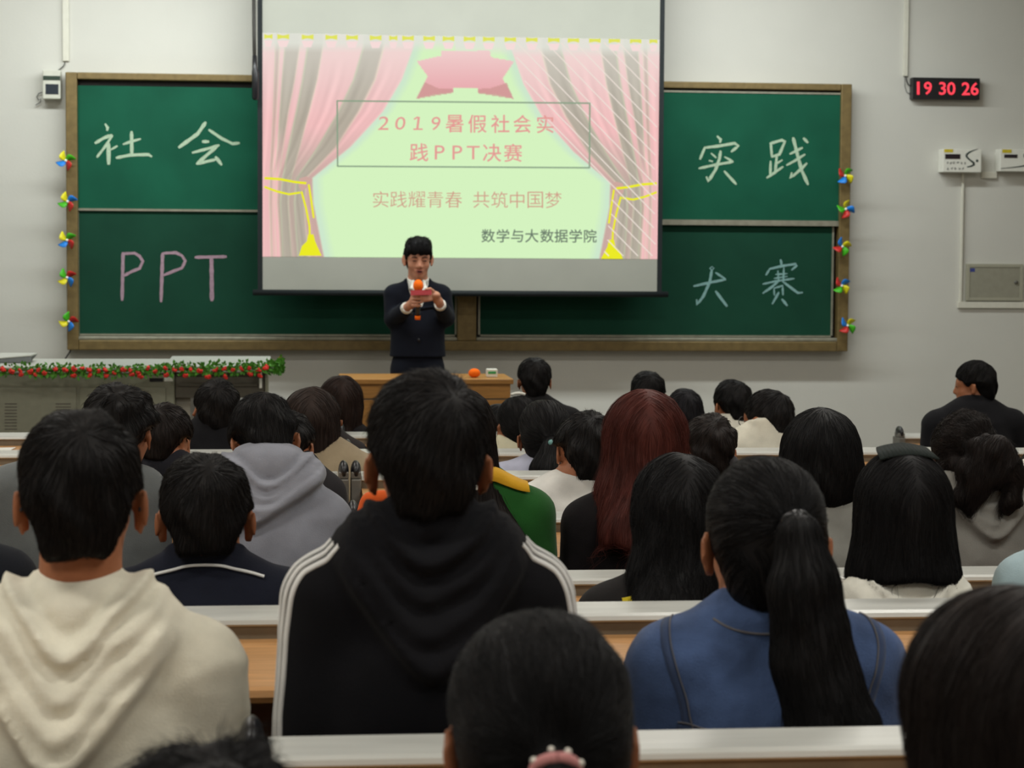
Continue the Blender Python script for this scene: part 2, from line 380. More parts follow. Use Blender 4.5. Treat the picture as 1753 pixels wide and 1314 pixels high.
# the slide's picture: colours worked out on a fine grid and carried by the surface as projected light
GX, GY = 420, 236
cPK, cDK, cMV, cBG = (np.array(c, float) for c in ((244, 193, 192), (182, 173, 158), (207, 174, 166), (213, 243, 192)))
uu, vv = np.meshgrid(np.linspace(0, 1, GX), np.linspace(0, 1, GY))
PXs = (447+6*vv)*(1-uu)+(1127-7*vv)*uu; PYs = (54+16*uu)*(1-vv)+(438.5+5*uu)*vv
img = np.zeros((GY, GX, 3))+cBG
sstep = lambda d, w: np.clip(.5+d/w, 0, 1)
def lay(mask, c):
    global img
    img = img*(1-mask[..., None])+np.array(c, float)*mask[..., None]
for side in (0, 1):
    x = PXs if side == 0 else 1574-PXs; y = PYs if side == 0 else PYs-8-6*(0.5-(1574-PXs-447)/680)
    B = np.stack([np.interp(y, LV, BND[i]) for i in range(10)])
    lay(sstep(B[9]+13-x, 14)*sstep(x-B[9]+2, 3)*.6, (200, 224, 212))
    fade = np.clip((205-y)/130, 0, 1)
    low = np.clip((y-215)/90, 0, 1)
    cols = [(cPK, cPK), (cMV, cMV), (cPK, cPK), (cDK, cPK*.99), (cPK, cMV), (cDK, cDK), (cPK, cDK*.55+cMV*.45), (cDK, cDK), (cPK, cMV)]
    for i, (ca, cb) in enumerate(cols):
        c = ca*(1-low[..., None])+cb*low[..., None]
        c = c*(1-.72*fade[..., None])+np.array((240, 224, 219) if i in (0, 2, 4, 6, 8) else (214, 211, 201), float)*.72*fade[..., None]
        w_ = 3.5 if i in (5, 7, 8) else 2.0
        m_ = sstep(x-B[i], w_*1.6)*sstep(B[i+1]-x, 2.2)
        img = img*(1-m_[..., None])+c*m_[..., None]
    cur = sstep(B[9]-x, 2)
    # finer pleats, softer than the folds
    for f_, ph, am in ((.36, 0, .035), (.21, 1.3, .045)):
        rel = (x-447)/np.maximum(B[9]-447, 20)*255
        img *= 1-(am*(np.sin(rel*f_+ph)*.5+.2)*cur*np.clip((y-95)/60, 0, 1))[..., None]
    pel = np.clip((88-y)/16, 0, 1)
    lay(pel*.85*(x < 800), (226, 228, 217))
# ribbon
def inpoly(poly):
    ins = np.zeros(PXs.shape, bool); n = len(poly)
    for i in range(n):
        (x1, y1), (x2, y2) = poly[i], poly[(i+1) % n]
        if y1 != y2: ins ^= ((y1 > PYs) != (y2 > PYs)) & (PXs < (x2-x1)*(PYs-y1)/(y2-y1)+x1)
    return ins.astype(float)
RIB = [(708, 104), (749, 95), (749, 86), (833, 87), (835, 98), (875, 105), (855, 134), (874, 169), (840, 160), (812, 159), (812, 150), (770, 149), (770, 158), (740, 160), (708, 168), (727, 130)]
m_ = inpoly(RIB); g_ = np.clip((PYs-86)/70, 0, 1)[..., None]
img = img*(1-m_[..., None])+m_[..., None]*(np.array((241, 207, 205))*(1-g_)+np.array((232, 170, 174))*g_)
for tri in (((708, 168), (722, 140), (745, 150), (770, 152), (770, 158)), ((874, 169), (862, 142), (835, 150), (812, 152), (812, 159))): lay(inpoly(tri)*.75, (204, 150, 146))
gv = np.stack([sx0+(sx1-sx0)*uu, np.full(uu.shape, YS-.0012), zt_+(zb_-zt_)*vv], -1).reshape(-1, 3)
ii = np.arange(GX*GY).reshape(GY, GX); gq = np.stack([ii[:-1, :-1], ii[1:, :-1], ii[1:, 1:], ii[:-1, 1:]], -1).reshape(-1, 4)
eSL = bpy.data.materials.new('projected_light'); eSL.use_nodes = True
_b = eSL.node_tree.nodes['Principled BSDF']; _b.inputs['Base Color'].default_value = (0, 0, 0, 1); _b.inputs['Specular IOR Level'].default_value = 0; _b.inputs['Roughness'].default_value = .9
_a = eSL.node_tree.nodes.new('ShaderNodeAttribute'); _a.attribute_name = 'slide'; eSL.node_tree.links.new(_a.outputs['Color'], _b.inputs['Emission Color']); _b.inputs['Emission Strength'].default_value = 1.0
slide = mesh_from('projected_slide', gv, gq, None, eSL)
ca_ = slide.data.color_attributes.new('slide', 'FLOAT_COLOR', 'POINT')
ca_.data.foreach_set('color', np.concatenate([lin(img.reshape(-1, 3)), np.ones((GX*GY, 1))], 1).astype(np.float32).ravel())
under(slide, scr)
for side in (0, 1):
    M = (lambda p: p) if side == 0 else mirror
    spath([M(p) for p in ((454, 303), (480, 305), (505, 310), (524, 312))], 4.2, eYL, 3)
    spath([M(p) for p in ((454, 318), (475, 326), (495, 331), (514, 328))], 3.6, eYL, 3)
    spath([M(p) for p in ((516, 326), (524, 355), (530, 385), (531, 405))], 3.4, eYL, 3)
    spath([M(p) for p in ((528, 314), (533, 345), (537, 372))], 3.4, eYL, 3)
    spoly([M(p) for p in ((512, 304), (524, 300), (534, 306), (530, 316), (516, 326), (511, 316))], eMV, 2.8)
    spoly([M(p) for p in ((528, 400), (537, 400), (540, 412), (551, 437), (513, 437), (518, 420), (526, 412))], eYL, 3.2)
for i, x in enumerate((457, 482, 523, 563, 598, 638, 668, 693, 729, 762, 798, 831, 868, 905, 943, 977, 1014, 1048, 1085, 1116)):   # gold bows along the pelmet
    y = 60+(x-454)*.0175; w = 10 if i not in (0, 6, 19) else 7
    spoly([(x-w, y-4), (x-2, y-2), (x+2, y-2), (x+w, y-4), (x+w, y+5), (x+2, y+3), (x-2, y+3), (x-w, y+5)], eYP, 3)
    spoly([(x-w, y+7), (x+w, y+7), (x+w*.6, y+18), (x-w*.6, y+18)], ePL, 2.8)
for a, b in (((574, 171), (1005, 177)), ((1005, 176), (1004, 288)), ((1004, 287), (576, 283)), ((576, 284), (574, 170))): sline(a, b, 2.6, eLN, 4)
for k in range(-13, 10):   # white diagonal rays over the right curtain
    x0 = 905+25*k; seg = []
    for y in np.arange(74, 440, 4.0):
        x = x0+(y-74)*.98
        inner = mirror((np.interp(y-8, LV, BND[9]), y))[0]
        if inner+3 < x < 1124-(y-74)*.018: seg.append((x, y))
    if len(seg) > 2: sline(seg[0], seg[-1], 1.7, eWH, 3.5)
o = SLB.build('slide_graphics'); o.parent = slide; o.matrix_parent_inverse = slide.matrix_basis.inverted()
def glyph(mb, ch, cx, cy, hpx, m, Y, mapf, bold=0.0, wide=1.0, slant=0.0):
    c = bpy.data.curves.new('g', 'FONT'); c.body = ch; c.size = 1.0; c.offset = bold; c.resolution_u = 3
    o = bpy.data.objects.new('g', c); COL.objects.link(o)
    dg = bpy.context.evaluated_depsgraph_get(); dg.update()
    me = bpy.data.meshes.new_from_object(o.evaluated_get(dg))
    v = np.array([x.co[:2] for x in me.vertices])
    if len(v):
        lo, hi = v.min(0), v.max(0); cen = (lo+hi)/2; sc_ = hpx/(hi[1]-lo[1]) if ch not in '一与' else hpx/.95
        pts = []
        for q in v:
            d = (q-cen)*sc_; a = mapf(cx+d[0]*wide+slant*d[1], cy-d[1]); pts.append((a[0], Y, a[1]))
        mb.add(pts, [tuple(p.vertices) for p in me.polygons], m)
    bpy.data.objects.remove(o); bpy.data.curves.remove(c); bpy.data.meshes.remove(me)
YT = YS-.0035
def text_line(chars):
    t1 = MB()
    for c in chars: glyph(t1, *c)
    o = t1.build('slide_text_line'); o.parent = slide; o.matrix_parent_inverse = slide.matrix_basis.inverted()
text_line([(ch, x, 209.5+(x-653)*.01, h, eTX, YT, sp, .008 if w == 1 else 0, w, .12 if w > 1 else 0) for ch, x, h, w in zip('2019暑假社会实', (653, 681, 711, 741, 773, 812, 851, 889, 928), (23, 22, 22, 23, 30, 31, 31, 31, 31), (1.25, 1.25, 1.2, 1.1, 1, 1, 1, 1, 1))])
text_line([(ch, x, 259.5+(x-713)*.01, h, eTX, YT, sp, .008 if w == 1 else 0, w) for ch, x, h, w in zip('践PPT决赛', (713, 748, 778, 805, 837, 873), (31, 24, 24, 23, 31, 31), (1, 1.1, 1.1, 1.15, 1, 1))])
text_line([(ch, x, 340+(x-649)*.006, 28, eTX2, YT, sp, -.004) for ch, x in zip('实践耀青春共筑中国梦', (649, 679, 710, 741, 772, 819, 850, 880, 911, 942))])
text_line([(ch, x, 403+(x-831)*.004, 23, eTX3, YT, sp, .012) for ch, x in zip('数学与大数据学院', (831, 856, 880, 905, 931, 955, 980, 1005))])
fo = MB(); _S = SLB; SLB = fo; sline((703, 220), (719, 220), 2.6, eTX, 5.9); sline((704, 203), (711, 199), 2.6, eTX, 5.9); SLB = _S
o = fo.build('slide_text_serif'); o.parent = slide; o.matrix_parent_inverse = slide.matrix_basis.inverted()
# pull cord beside the screen
px_ = at(435, 80, YS-.05); pb = at(436, 170, YS-.05); pt = at(434, -60, YS-.05)
CORD = mat('cord_dark', (48, 46, 42), .6)
pc = empty('pull_cord', pb, 'dark pull cord with black handle hanging beside the screen', 'cord')
m = MB(); m.tube([pt, at(435, 60, YS-.05), at(436, 120, YS-.05)], .011, CORD, 8); under(m.build('cord', smooth=True), pc)
m = MB(); m.tube([at(436, 95, YS-.05), at(436, 118, YS-.05), at(437, 125, YS-.05), at(437, 168, YS-.05), at(437, 171, YS-.05)], [.014, .016, .022, .02, .012], BLACKPL, 10); under(m.build('handle', smooth=True), pc)

# ------------------------------------------------------------------ pinwheels taped to the board frame
PWC = {'b': mat('pinwheel_blue', (30, 130, 225), .45), 'y': mat('pinwheel_yellow', (225, 215, 30), .45), 'g': mat('pinwheel_green', (70, 180, 30), .45), 'r': mat('pinwheel_red', (200, 45, 40), .45)}
PWH = mat('pinwheel_hub', (235, 235, 225), .4)
PWN = {'b': 'blue', 'y': 'yellow', 'g': 'green', 'r': 'red'}
def pinwheel(px, py, order, rot, label, R=.062, tilt=0):
    c = at(px, py, YF-.03); r = empty('pinwheel', c, label, 'pinwheel', 'paper pinwheels on the blackboard edges')
    for i, k in enumerate(order):
        a = rot+i*math.pi/2; m = MB()
        d = np.array([math.cos(a), math.sin(a)]); n = np.array([-d[1], d[0]])
        rows = []
        for t in np.linspace(0, 1, 6):   # a curled paper blade: leading edge folds back to the hub
            w = math.sin(math.pi*min(1, .12+.86*t))*.55
            cen = d*R*t; lift = .022*math.sin(math.pi*t)
            rows.append([cen+n*R*(-.05), cen+n*R*w*.5, cen+n*R*w])
            for q, yy in zip(rows[-1], (0, -lift*.7, -lift*1.3)): m.v.append((float(q[0]), float(-.012+yy), float(q[1])))
        k0 = m.mi(PWC[k])
        for t in range(5):
            for q in range(2):
                b = t*3+q; m.f.append([b, b+1, b+4, b+3]); m.m.append(k0)
        o = m.build('blade', r, smooth=True); o['label'] = PWN[k]+' blade'
        sd = o.modifiers.new('s', 'SOLIDIFY'); sd.thickness = .001
    m = MB(); m.sphere((0, -.018, 0), .009, PWH, 10, 6); m.tube([(0, -.015, 0), (0, .0305 if (c[0] < BX0+.066 or c[0] > BX1-.066) else .052, 0)], .004, PWH, 6); m.build('hub', r, smooth=True)
pos = ('topmost', 'second from the top', 'third from the top', 'fourth from the top', 'lowest')
for i, (x, y, od, rt) in enumerate(((113, 275, 'gybr', .2), (116, 345, 'bygr', .2), (115, 411, 'gybr', .5), (115, 475, 'rgyb', .4), (118, 550, 'rgyb', .0))):
    pinwheel(x, y, od, rt, 'four-coloured paper pinwheel on the left blackboard edge, '+pos[i])
for i, (x, y, od, rt) in enumerate(((1446, 301, 'grby', .7), (1447, 358, 'ygrb', 1.2), (1441, 422, 'ybrg', 0.1), (1440, 489, 'brgy', .5), (1450, 557, 'ybrg', .6))):
    pinwheel(x, y, od, rt, 'four-coloured paper pinwheel on the right blackboard edge, '+pos[i])

# ------------------------------------------------------------------ things on the front wall
def wbox(mb, x0, y0, x1, y1, ya, yb, m):    # photo rectangle on the plane ya, built as a true box back to yb
    a = at(x0, y1, ya); b = at(x1, y0, ya); mb.box((a[0], ya, a[2]), (b[0], yb, b[2]), m); return mb
PLG = mat('grey_plastic', (205, 205, 192), .5, 0, .4, .05)
# LED clock
ck = empty('led_clock', at(1620, 170, YW), 'black wall clock with red glowing digits 19 30 26', 'clock')
m = MB(); wbox(m, 1562, 134, 1678, 169, YW-.07, YW-.001, BLACKPL); under(m.build('case', bevel=.003), ck)
LED = emit('led_red', (255, 70, 85), 1.25)
def wm(Y): return lambda px, py: (lambda p: (p[0], p[2]))(at(px, py, Y))
for pr, xs in (('19', (1572, 1588.5)), ('30', (1613.5, 1628.5)), ('26', (1653.5, 1668.5))):
    t = MB()
    for ch, x in zip(pr, xs): glyph(t, ch, x, 150.8+(x-1572)*.012, 22, LED, YW-.0712, wm(YW-.0712), .014, 1.0 if ch != '1' else 1.15)
    under(t.build('digit_pair'), ck)
# cable trunking
TRK = mat('trunking', (216, 214, 200), .55, 0, .35, .04)
def trunk(rects, label, name='cable_trunking'):
    m = MB()
    for q in rects: wbox(m, *q, YW-.022, YW-.001, TRK)
    a = at(rects[0][0], rects[0][3], YW)
    o = m.build(name, bevel=.002); return tag(o, label, 'trunking', 'white cable trunking on the front wall')
trunk([(1547, -90, 1558, 130)], 'white cable trunking running down to the LED clock')
trunk([(107.5, -90, 117, 104)], 'white cable trunking running down to the control box')
trunk([(1643, 296, 1651, 517), (1640, 517.5, 1900, 527)], 'white cable trunking framing the grey panel beneath the card readers')
trunk([(1681, 294, 1707, 305)], 'short white trunking joining the two card readers')
def wire(pts, r, mtl, label, name='cable', cat='cable'):
    m = MB(); m.tube(pts, r, mtl, 6); o = m.build(name, smooth=True); return tag(o, label, cat)
WIRE = mat('grey_wire', (70, 70, 68), .6)
wire([at(x, y, YW-.02) for x, y in ((1551, 130), (1552, 138), (1555, 145), (1559, 147.5), (1564, 147.5))], .004, WIRE, 'thin dark wire looping from the trunking into the LED clock')
wire([at(x, y, YW-.015) for x, y in ((1549, 130), (1549, 148), (1552, 157), (1557, 161), (1563, 162))], .002, WIRE, 'thinner pale wire hanging below the dark one at the LED clock')
wire([at(x, y, YW-.015) for x, y in ((111, 106), (111, 109), (108, 114), (102, 119), (99, 121))], .0035, WIRE, 'short grey wire between trunking end and control box')
wire([at(x, y, YW-.02) for x, y in ((72, 158), (66, 160), (63, 166), (66, 171), (70, 169), (69, 175), (61, 180))], .003, WIRE, 'thin wire looped under the left side of the control box')
wire([at(x, y, YW-.03) for x, y in ((127, 590), (120, 601), (113, 612), (105, 623))], .005, CORD, 'dark cable running from the blackboard corner down behind the console')
# control box at the left of the board
cb = empty('control_box', at(88, 172, YW), 'small beige control box with dark display beside the blackboard corner', 'control box')
YC = YW-.09
m = MB(); wbox(m, 73, 120, 103.5, 169, YC, YW-.001, PLG); under(m.build('case', bevel=.006), cb)
m = MB(); wbox(m, 73.5, 130, 103, 137, YC-.002, YC+.001, mat('dark_slot', (40, 58, 44), .5)); under(m.build('dark_strip'), cb)
m = MB(); wbox(m, 78, 144, 100, 161, YC-.003, YC+.001, mat('dark_display', (38, 46, 56), .15, 0, .6)); under(m.build('display'), cb)
# card readers
RDR = mat('reader_white', (228, 228, 218), .45, 0, .4, .03); YEL = mat('yellow_sticker', (206, 186, 38), .6); DKD = mat('reader_display', (34, 26, 34), .2, 0, .6); SW = mat('swoosh_green', (46, 62, 58), .6); TXM = mat('reader_print', (112, 112, 108), .7)
YR = YW-.10
def spline_strip(mb, pts, ws, Y, m):
    P = [at(x, y, Y) for x, y in pts]
    for i in range(len(P)-1):
        a, b = P[i], P[i+1]; d = np.array([b[0]-a[0], b[2]-a[2]]); d /= np.linalg.norm(d); n = np.array([-d[1], d[0]])
        wa, wb = ws[i]*.5*depth(a)/F, ws[i+1]*.5*depth(b)/F
        mb.add([(a[0]+n[0]*wa, Y, a[2]+n[1]*wa), (b[0]+n[0]*wb, Y, b[2]+n[1]*wb), (b[0]-n[0]*wb, Y, b[2]-n[1]*wb), (a[0]-n[0]*wa, Y, a[2]-n[1]*wa)], [(0, 1, 2, 3)], m)
k_ = 163/1753
def R_(x, y): return (1590+x*k_, 240+y*k_)
c1 = empty('card_reader', at(1646, 296, YW), 'white card reader with small print, left one under the LED clock', 'card reader', 'card readers on the front wall')
m = MB(); a0 = R_(255, 165); a1 = R_(975, 585); wbox(m, a0[0], a0[1], a1[0], a1[1], YR, YW-.001, RDR); under(m.build('case', bevel=.004), c1)
m = MB(); a0 = R_(285, 165); a1 = R_(448, 220); wbox(m, a0[0], a0[1], a1[0], a1[1], YR-.002, YR+.001, YEL); under(m.build('sticker'), c1)
m = MB(); a0 = R_(302, 255); a1 = R_(582, 340); wbox(m, a0[0], a0[1], a1[0], a1[1], YR-.003, YR+.001, DKD); under(m.build('display'), c1)
SWO = [(905, 160), (800, 195), (725, 235), (690, 275), (705, 315), (760, 365), (815, 405), (838, 435), (810, 465), (760, 482), (705, 492)]
m = MB(); spline_strip(m, [R_(*p) for p in SWO], [.6, 2, 3.2, 3.8, 3.0, 2.6, 3.4, 4.2, 3.2, 2.4, 2.0], YR-.0015, SW)
cq = [R_(890+24*math.cos(t), 377+26*math.sin(t)) for t in np.linspace(0, 2*math.pi, 13)[:-1]]
m.add([tuple((p[0], YR-.0015, p[2])) for p in (at(x, y, YR-.0015) for x, y in cq)], [tuple(range(12))], SW)
under(m.build('swoosh_emblem'), c1)
m = MB()
for row_, xs_ in ((415, (330, 393, 458, 528, 598, 668)), (512, (350, 420, 490, 560, 630))):   # print too small to read: little dark blots
    for x in xs_:
        for k in range(4):
            a_ = R_(x+random.uniform(-16, 10), row_+random.uniform(-20, 12)); v_ = random.random() < .5
            b_ = (a_[0]+(.7 if v_ else 2.4), a_[1]+(2.6 if v_ else .7)); wbox(m, a_[0], a_[1], b_[0], b_[1], YR-.0016-.0001*k, YR+.0005, TXM)
under(m.build('printed_text'), c1)
c2 = empty('card_reader', at(1745, 294, YW), 'white card reader cut by the right picture edge, without small print', 'card reader', 'card readers on the front wall')
m = MB(); a0 = R_(1310, 170); wbox(m, a0[0], a0[1], a0[0]+67, 293, YR, YW-.001, RDR); under(m.build('case', bevel=.004), c2)
m = MB(); a0 = R_(1355, 170); a1 = R_(1525, 230); wbox(m, a0[0], a0[1], a1[0], a1[1], YR-.002, YR+.001, YEL); under(m.build('sticker'), c2)
m = MB(); a0 = R_(1390, 262); a1 = R_(1632, 322); wbox(m, a0[0], a0[1], a1[0], a1[1], YR-.003, YR+.001, DKD); under(m.build('display'), c2)
m = MB(); spline_strip(m, [R_(1325, 520), R_(1500, 505), R_(1650, 488), R_(1800, 462)], [1, 1.4, 2, 2.4], YR-.0015, SW)
spline_strip(m, [(1590+.093*(x+1065), 240+.093*y) for x, y in SWO[:8]], [.6, 2, 3.2, 3.8, 3.0, 2.6, 3.4, 4.2], YR-.0015, SW); under(m.build('swoosh_emblem'), c2)
# electrical panel
PNL = mat('panel_grey', (168, 166, 148), .5, .1, .4, .04)
ep = empty('electrical_panel', at(1700, 515, YW), 'flat grey electrical panel door low on the right wall', 'panel')
m = MB(); a = at(1653.5, 514.5, YW-.02); b = at(1752, 452, YW-.02); quad_frame(m, a[0], b[0], a[2], b[2], .022, YW-.024, YW-.001, PNL); under(m.build('frame', bevel=.002), ep)
m = MB(); m.box((a[0]+.022, YW-.02, a[2]+.022), (b[0]-.022, YW-.002, b[2]-.022), mat('panel_door', (152, 150, 134), .5, .1, .4, .05)); under(m.build('door', bevel=.002), ep)
m = MB(); wbox(m, 1659, 459, 1669, 465, YW-.0215, YW-.019, mat('blue_sticker', (62, 72, 140), .6)); under(m.build('blue_sticker'), ep)
m = MB(); p = at(1739, 483, YW-.02); m.tube([(p[0], YW-.03, p[2]), (p[0], YW-.018, p[2])], .012, POST, 10); under(m.build('lock', smooth=True), ep)

# ------------------------------------------------------------------ teacher's console at the left with garland
YCN = 11.2
CNM = mat('console_grey', (136, 136, 118), .5, .1, .4, .05); CND = mat('console_dark', (92, 87, 76), .55, 0, .4, .08); CNT = mat('console_top', (196, 198, 190), .3, .1, .5, .05)
zt = at(300, 627, YCN)[2]
xe = at(299, 650, YCN)[0]; xr = at(458, 640, YCN)[0]; xl = -2.6; zf = floor_z(YCN)
con = empty('teacher_console', (xl+.6, YCN+.4, zf), 'wide grey steel teaching console under a rose garland', 'console')
m = MB(); m.box((xl, YCN, zf), (xe, YCN+.75, zt-.035), CNM); under(m.build('cabinet', bevel=.008), con)
m = MB(); m.box((xl-.02, YCN-.015, zt-.035), (xe, YCN+.78, zt), CNT); under(m.build('worktop', bevel=.006), con)
m = MB(); zb2 = at(400, 681, YCN)[2]
m.box((xe+.002, YCN+.01, zb2), (xr-.012, YCN+.7, zt-.03), CND); m.box((xe+.02, YCN-.002, zb2+.06), (xr-.05, YCN+.012, zt-.09), CND); under(m.build('side_wing', bevel=.005), con)
m = MB(); m.box((xr-.012, YCN-.004, zb2-.02), (xr, YCN+.7, zt-.03), CNM); under(m.build('end_plate'), con)
m = MB(); m.hexa([(xe-.06, YCN-.018, zt-.03), (xr+.01, YCN-.018, zt-.03), (xr+.01, YCN+.86, zt-.02), (xe-.06, YCN+.86, zt-.02), (xe-.06, YCN-.018, zt+.003), (xr+.01, YCN-.018, zt+.003), (xr+.01, YCN+.86, zt+.012), (xe-.06, YCN+.86, zt+.012)], CNT)
under(m.build('wing_top', bevel=.004), con)
SEAM = mat('seam', (96, 92, 82), .7)
zs = at(150, 661, YCN)[2]
for x0, x1 in ((-60, 131), (137, 284)):
    a = at(x0, 780, YCN); b = at(x1, 663, YCN); m = MB(); m.box((a[0], YCN-.008, zf+.08), (b[0], YCN, b[2]), CNM); d = under(m.build('door', bevel=.003), con)
    v = MB()
    for ex in ((8, 29), (95, 121)):
        if (ex[0] < 131) != (x0 < 0): continue
        for q in range(9): wbox(v, ex[0], 690+q*5.4, ex[1], 692+q*5.4, YCN-.0095, YCN-.007, SEAM)
    if v.v:
        c = v.build('vent_slots'); c.parent = d; c.matrix_parent_inverse = d.matrix_basis.inverted()
m = MB(); wbox(m, 256, 647, 279, 653, YCN-.004, YCN+.001, BLACKPL); under(m.build('name_plate'), con)
m = MB(); wbox(m, 281, 645, 296, 653, YCN-.006, YCN+.001, WHITE); under(m.build('lock', bevel=.003), con)
m = MB(); a = at(290, 690, YCN+.1); m.box((xe, YCN+.06, zf), (xe+.08, YCN+.66, zb2), mat('console_leg', (150, 145, 132), .5)); under(m.build('leg_panel', bevel=.003), con)
m = MB(); p = at(447, 648, YCN-.01); m.box((p[0]-.01, YCN-.02, p[2]-.05), (p[0]+.005, YCN-.002, p[2]+.05), WHITE); under(m.build('handle', bevel=.003), con)
# garland
gl = empty('rose_garland', at(200, 636, YCN-.02), 'garland of red roses and green leaves along the console edge', 'garland')
LEAF = mat('garland_leaf', (78, 140, 42), .6, 0, .3, .35, 60); STEM = mat('garland_stem', (50, 92, 30), .6); ROSE = mat('garland_rose', (228, 56, 48), .5, 0, .3, .25, 90)
path = [at(x, y, YCN-.090) for x, y in ((-60, 632), (60, 633), (130, 634), (200, 634), (260, 633), (330, 630), (400, 629), (455, 628))]
path += [np.array([xr+.065, YCN+.05, zt-.0]), np.array([xr+.070, YCN+.1, zt+.0]), np.array([xr+.070, YCN+.2, zt+.01])]
def along(P, t):
    n = len(P)-1; i = min(int(t*n), n-1); f = t*n-i; return P[i]*(1-f)+P[i+1]*f
m = MB(); m.tube([along(path, t) for t in np.linspace(0, 1, 40)], .006, STEM, 6); under(m.build('stem', smooth=True), gl)
m = MB()
for i in range(1500):
    p = along(path, random.random())+np.array([0, random.uniform(-.022, .012), random.uniform(-.03, .028)])
    a, b = random.uniform(0, 6.28), random.uniform(-.6, .6); L_ = random.uniform(.016, .030)
    d = np.array([math.cos(a)*math.cos(b), math.sin(b)*.6-.3, math.sin(a)*math.cos(b)]); d /= np.linalg.norm(d)
    n = np.cross(d, [random.uniform(-1, 1), 1, random.uniform(-1, 1)]); n /= np.linalg.norm(n)
    m.add([p, p+d*L_*.5+n*L_*.32, p+d*L_, p+d*L_*.5-n*L_*.32], [(0, 1, 2, 3)], LEAF)
o = under(m.build('leaves'), gl)
rose_me = None
RS = [(5, 632), (20, 636), (36, 641), (34, 634), (52, 636), (60, 641), (66, 633), (76, 639), (95, 632), (112, 633), (126, 632), (126, 643), (141, 630), (153, 633), (154, 642), (168, 635), (182, 643), (181, 633), (196, 638), (211, 633), (223, 634), (226, 641), (237, 638), (240, 644), (253, 630), (266, 635), (283, 630),
      (285, 642), (299, 633), (311, 632), (318, 643), (327, 633), (342, 635), (356, 645), (369, 633), (384, 631), (386, 645), (399, 633), (413, 631), (427, 630), (428, 640), (443, 634), (445, 643), (455, 629), (459, 621), (457, 614)]
for i, (x, y) in enumerate(RS):
    Yr = YCN-.108 if x < 456 else YCN+(.0 if y > 625 else .16)
    p = at(x, y, Yr)
    if x >= 456: p[0] = xr+.070
    if rose_me is None:
        q = MB(); q.sphere((0, 0, 0), (.013, .012, .011), ROSE, 10, 7)
        for k in range(9):
            a = k*2.4; r_ = .008+.0007*k; c = np.array([math.cos(a)*r_, math.sin(a)*r_, .001*k-.004])
            q.sphere(c, (.0075, .0075, .0085), ROSE, 7, 5)
        o = q.build('rose', smooth=True); rose_me = o.data
    else:
        o = bpy.data.objects.new('rose', rose_me); COL.objects.link(o)
    o.parent = gl; o.location = tuple(p-np.array(gl.location)); s_ = random.uniform(.7, 1.0); o.scale = (s_, s_, s_); o.rotation_euler = (random.uniform(-1, 1), random.uniform(-1, 1), random.uniform(0, 6))
# slanted screen standing at the far left of the console
mo = empty('desk_monitor', at(20, 626, YCN+.3), 'dark slanted monitor on the console, cut by the left picture edge', 'monitor')
Yq = YCN+.3; 
def wp(x, y, Y): p = at(x, y, Y); return (p[0], Y, p[2])
A = [wp(-40, 627, Yq), wp(53, 627, Yq), wp(53, 627, Yq+.3), wp(-40, 627, Yq+.3)]
zc = zt+.003
B = [(A[0][0], Yq+.03, zc+.008), (A[1][0], Yq+.03, at(53, 610, Yq)[2]), (A[1][0], Yq+.3, at(53, 606, Yq+.3)[2]), (A[0][0], Yq+.3, at(53, 606, Yq+.3)[2])]
A = [(a[0], a[1], zc) for a in A]
m = MB(); m.hexa(A+B, mat('monitor_dark', (66, 68, 64), .4)); under(m.build('body', bevel=.004), mo)
m = MB(); m.hexa([(b[0], b[1], b[2]) for b in B]+[(b[0], b[1], b[2]+.008) for b in B], CNT); under(m.build('top_cover', bevel=.002), mo)

# ------------------------------------------------------------------ wooden table at the front, and what stands on it
YTB = 11.65
tx0, tx1 = at(588, 660, YTB)[0], at(874, 660, YTB)[0]; tz = at(730, 648, YTB)[2]; tf = floor_z(YTB)
tb = empty('front_table', ((tx0+tx1)/2, YTB+.25, tf), 'light wooden front table with solid panel before the standing presenter', 'table')
m = MB(); m.box((tx0-.015, YTB-.02, tz-.03), (tx1+.015, YTB+.48, tz), WOOD2); under(m.build('table_top', bevel=.005), tb)
zg = at(800, 683, YTB)[2]
m = MB(); m.box((tx0, YTB, zg+.004), (tx1, YTB+.02, tz-.03), WOOD2); m.box((tx0, YTB, tf+.06), (tx1, YTB+.02, zg-.004), WOOD2); m.box((tx0+.01, YTB+.006, zg-.004), (tx1-.01, YTB+.018, zg+.004), SEAM); under(m.build('front_panel', bevel=.002), tb)
for x in (tx0, tx1-.025):
    m = MB(); m.box((x, YTB+.02, tf), (x+.025, YTB+.46, tz-.03), WOOD2); under(m.build('side_panel', bevel=.002), tb)
tg = empty('tissue_box', (at(842, 640, YTB+.15)[0], YTB+.15, tz), 'small white box with green print on the wooden front table', 'box')
c = at(842, 640, YTB+.15); w_ = 9*depth(c)/F; 
m = MB(); m.box((c[0]-w_, YTB+.12, tz+.002), (c[0]+w_, YTB+.2, tz+.046), WHITE); under(m.build('carton', bevel=.003), tg)
m = MB(); m.box((c[0]-w_*.8, YTB+.118, tz+.02), (c[0]+w_*.7, YTB+.1205, tz+.034), mat('box_green', (60, 160, 90), .5)); under(m.build('green_print'), tg)
ORG = mat('orange_foam', (255, 112, 28), .85, 0, .1, .12, 200, .4, 500)
c = at(812, 645, YTB+.1)
mk = empty('microphone', (c[0], YTB+.1, tz), 'microphone with orange foam lying on the wooden front table', 'microphone')
m = MB(); m.sphere((c[0], YTB+.1, tz+.026), (.034, .03, .026), ORG, 14, 9); under(m.build('foam_cover', smooth=True), mk)
m = MB(); m.tube([(c[0]-.0, YTB+.12, tz+.022), (c[0]+.01, YTB+.26, tz+.015)], [.018, .014], BLACKPL, 10); under(m.build('handle', smooth=True), mk)

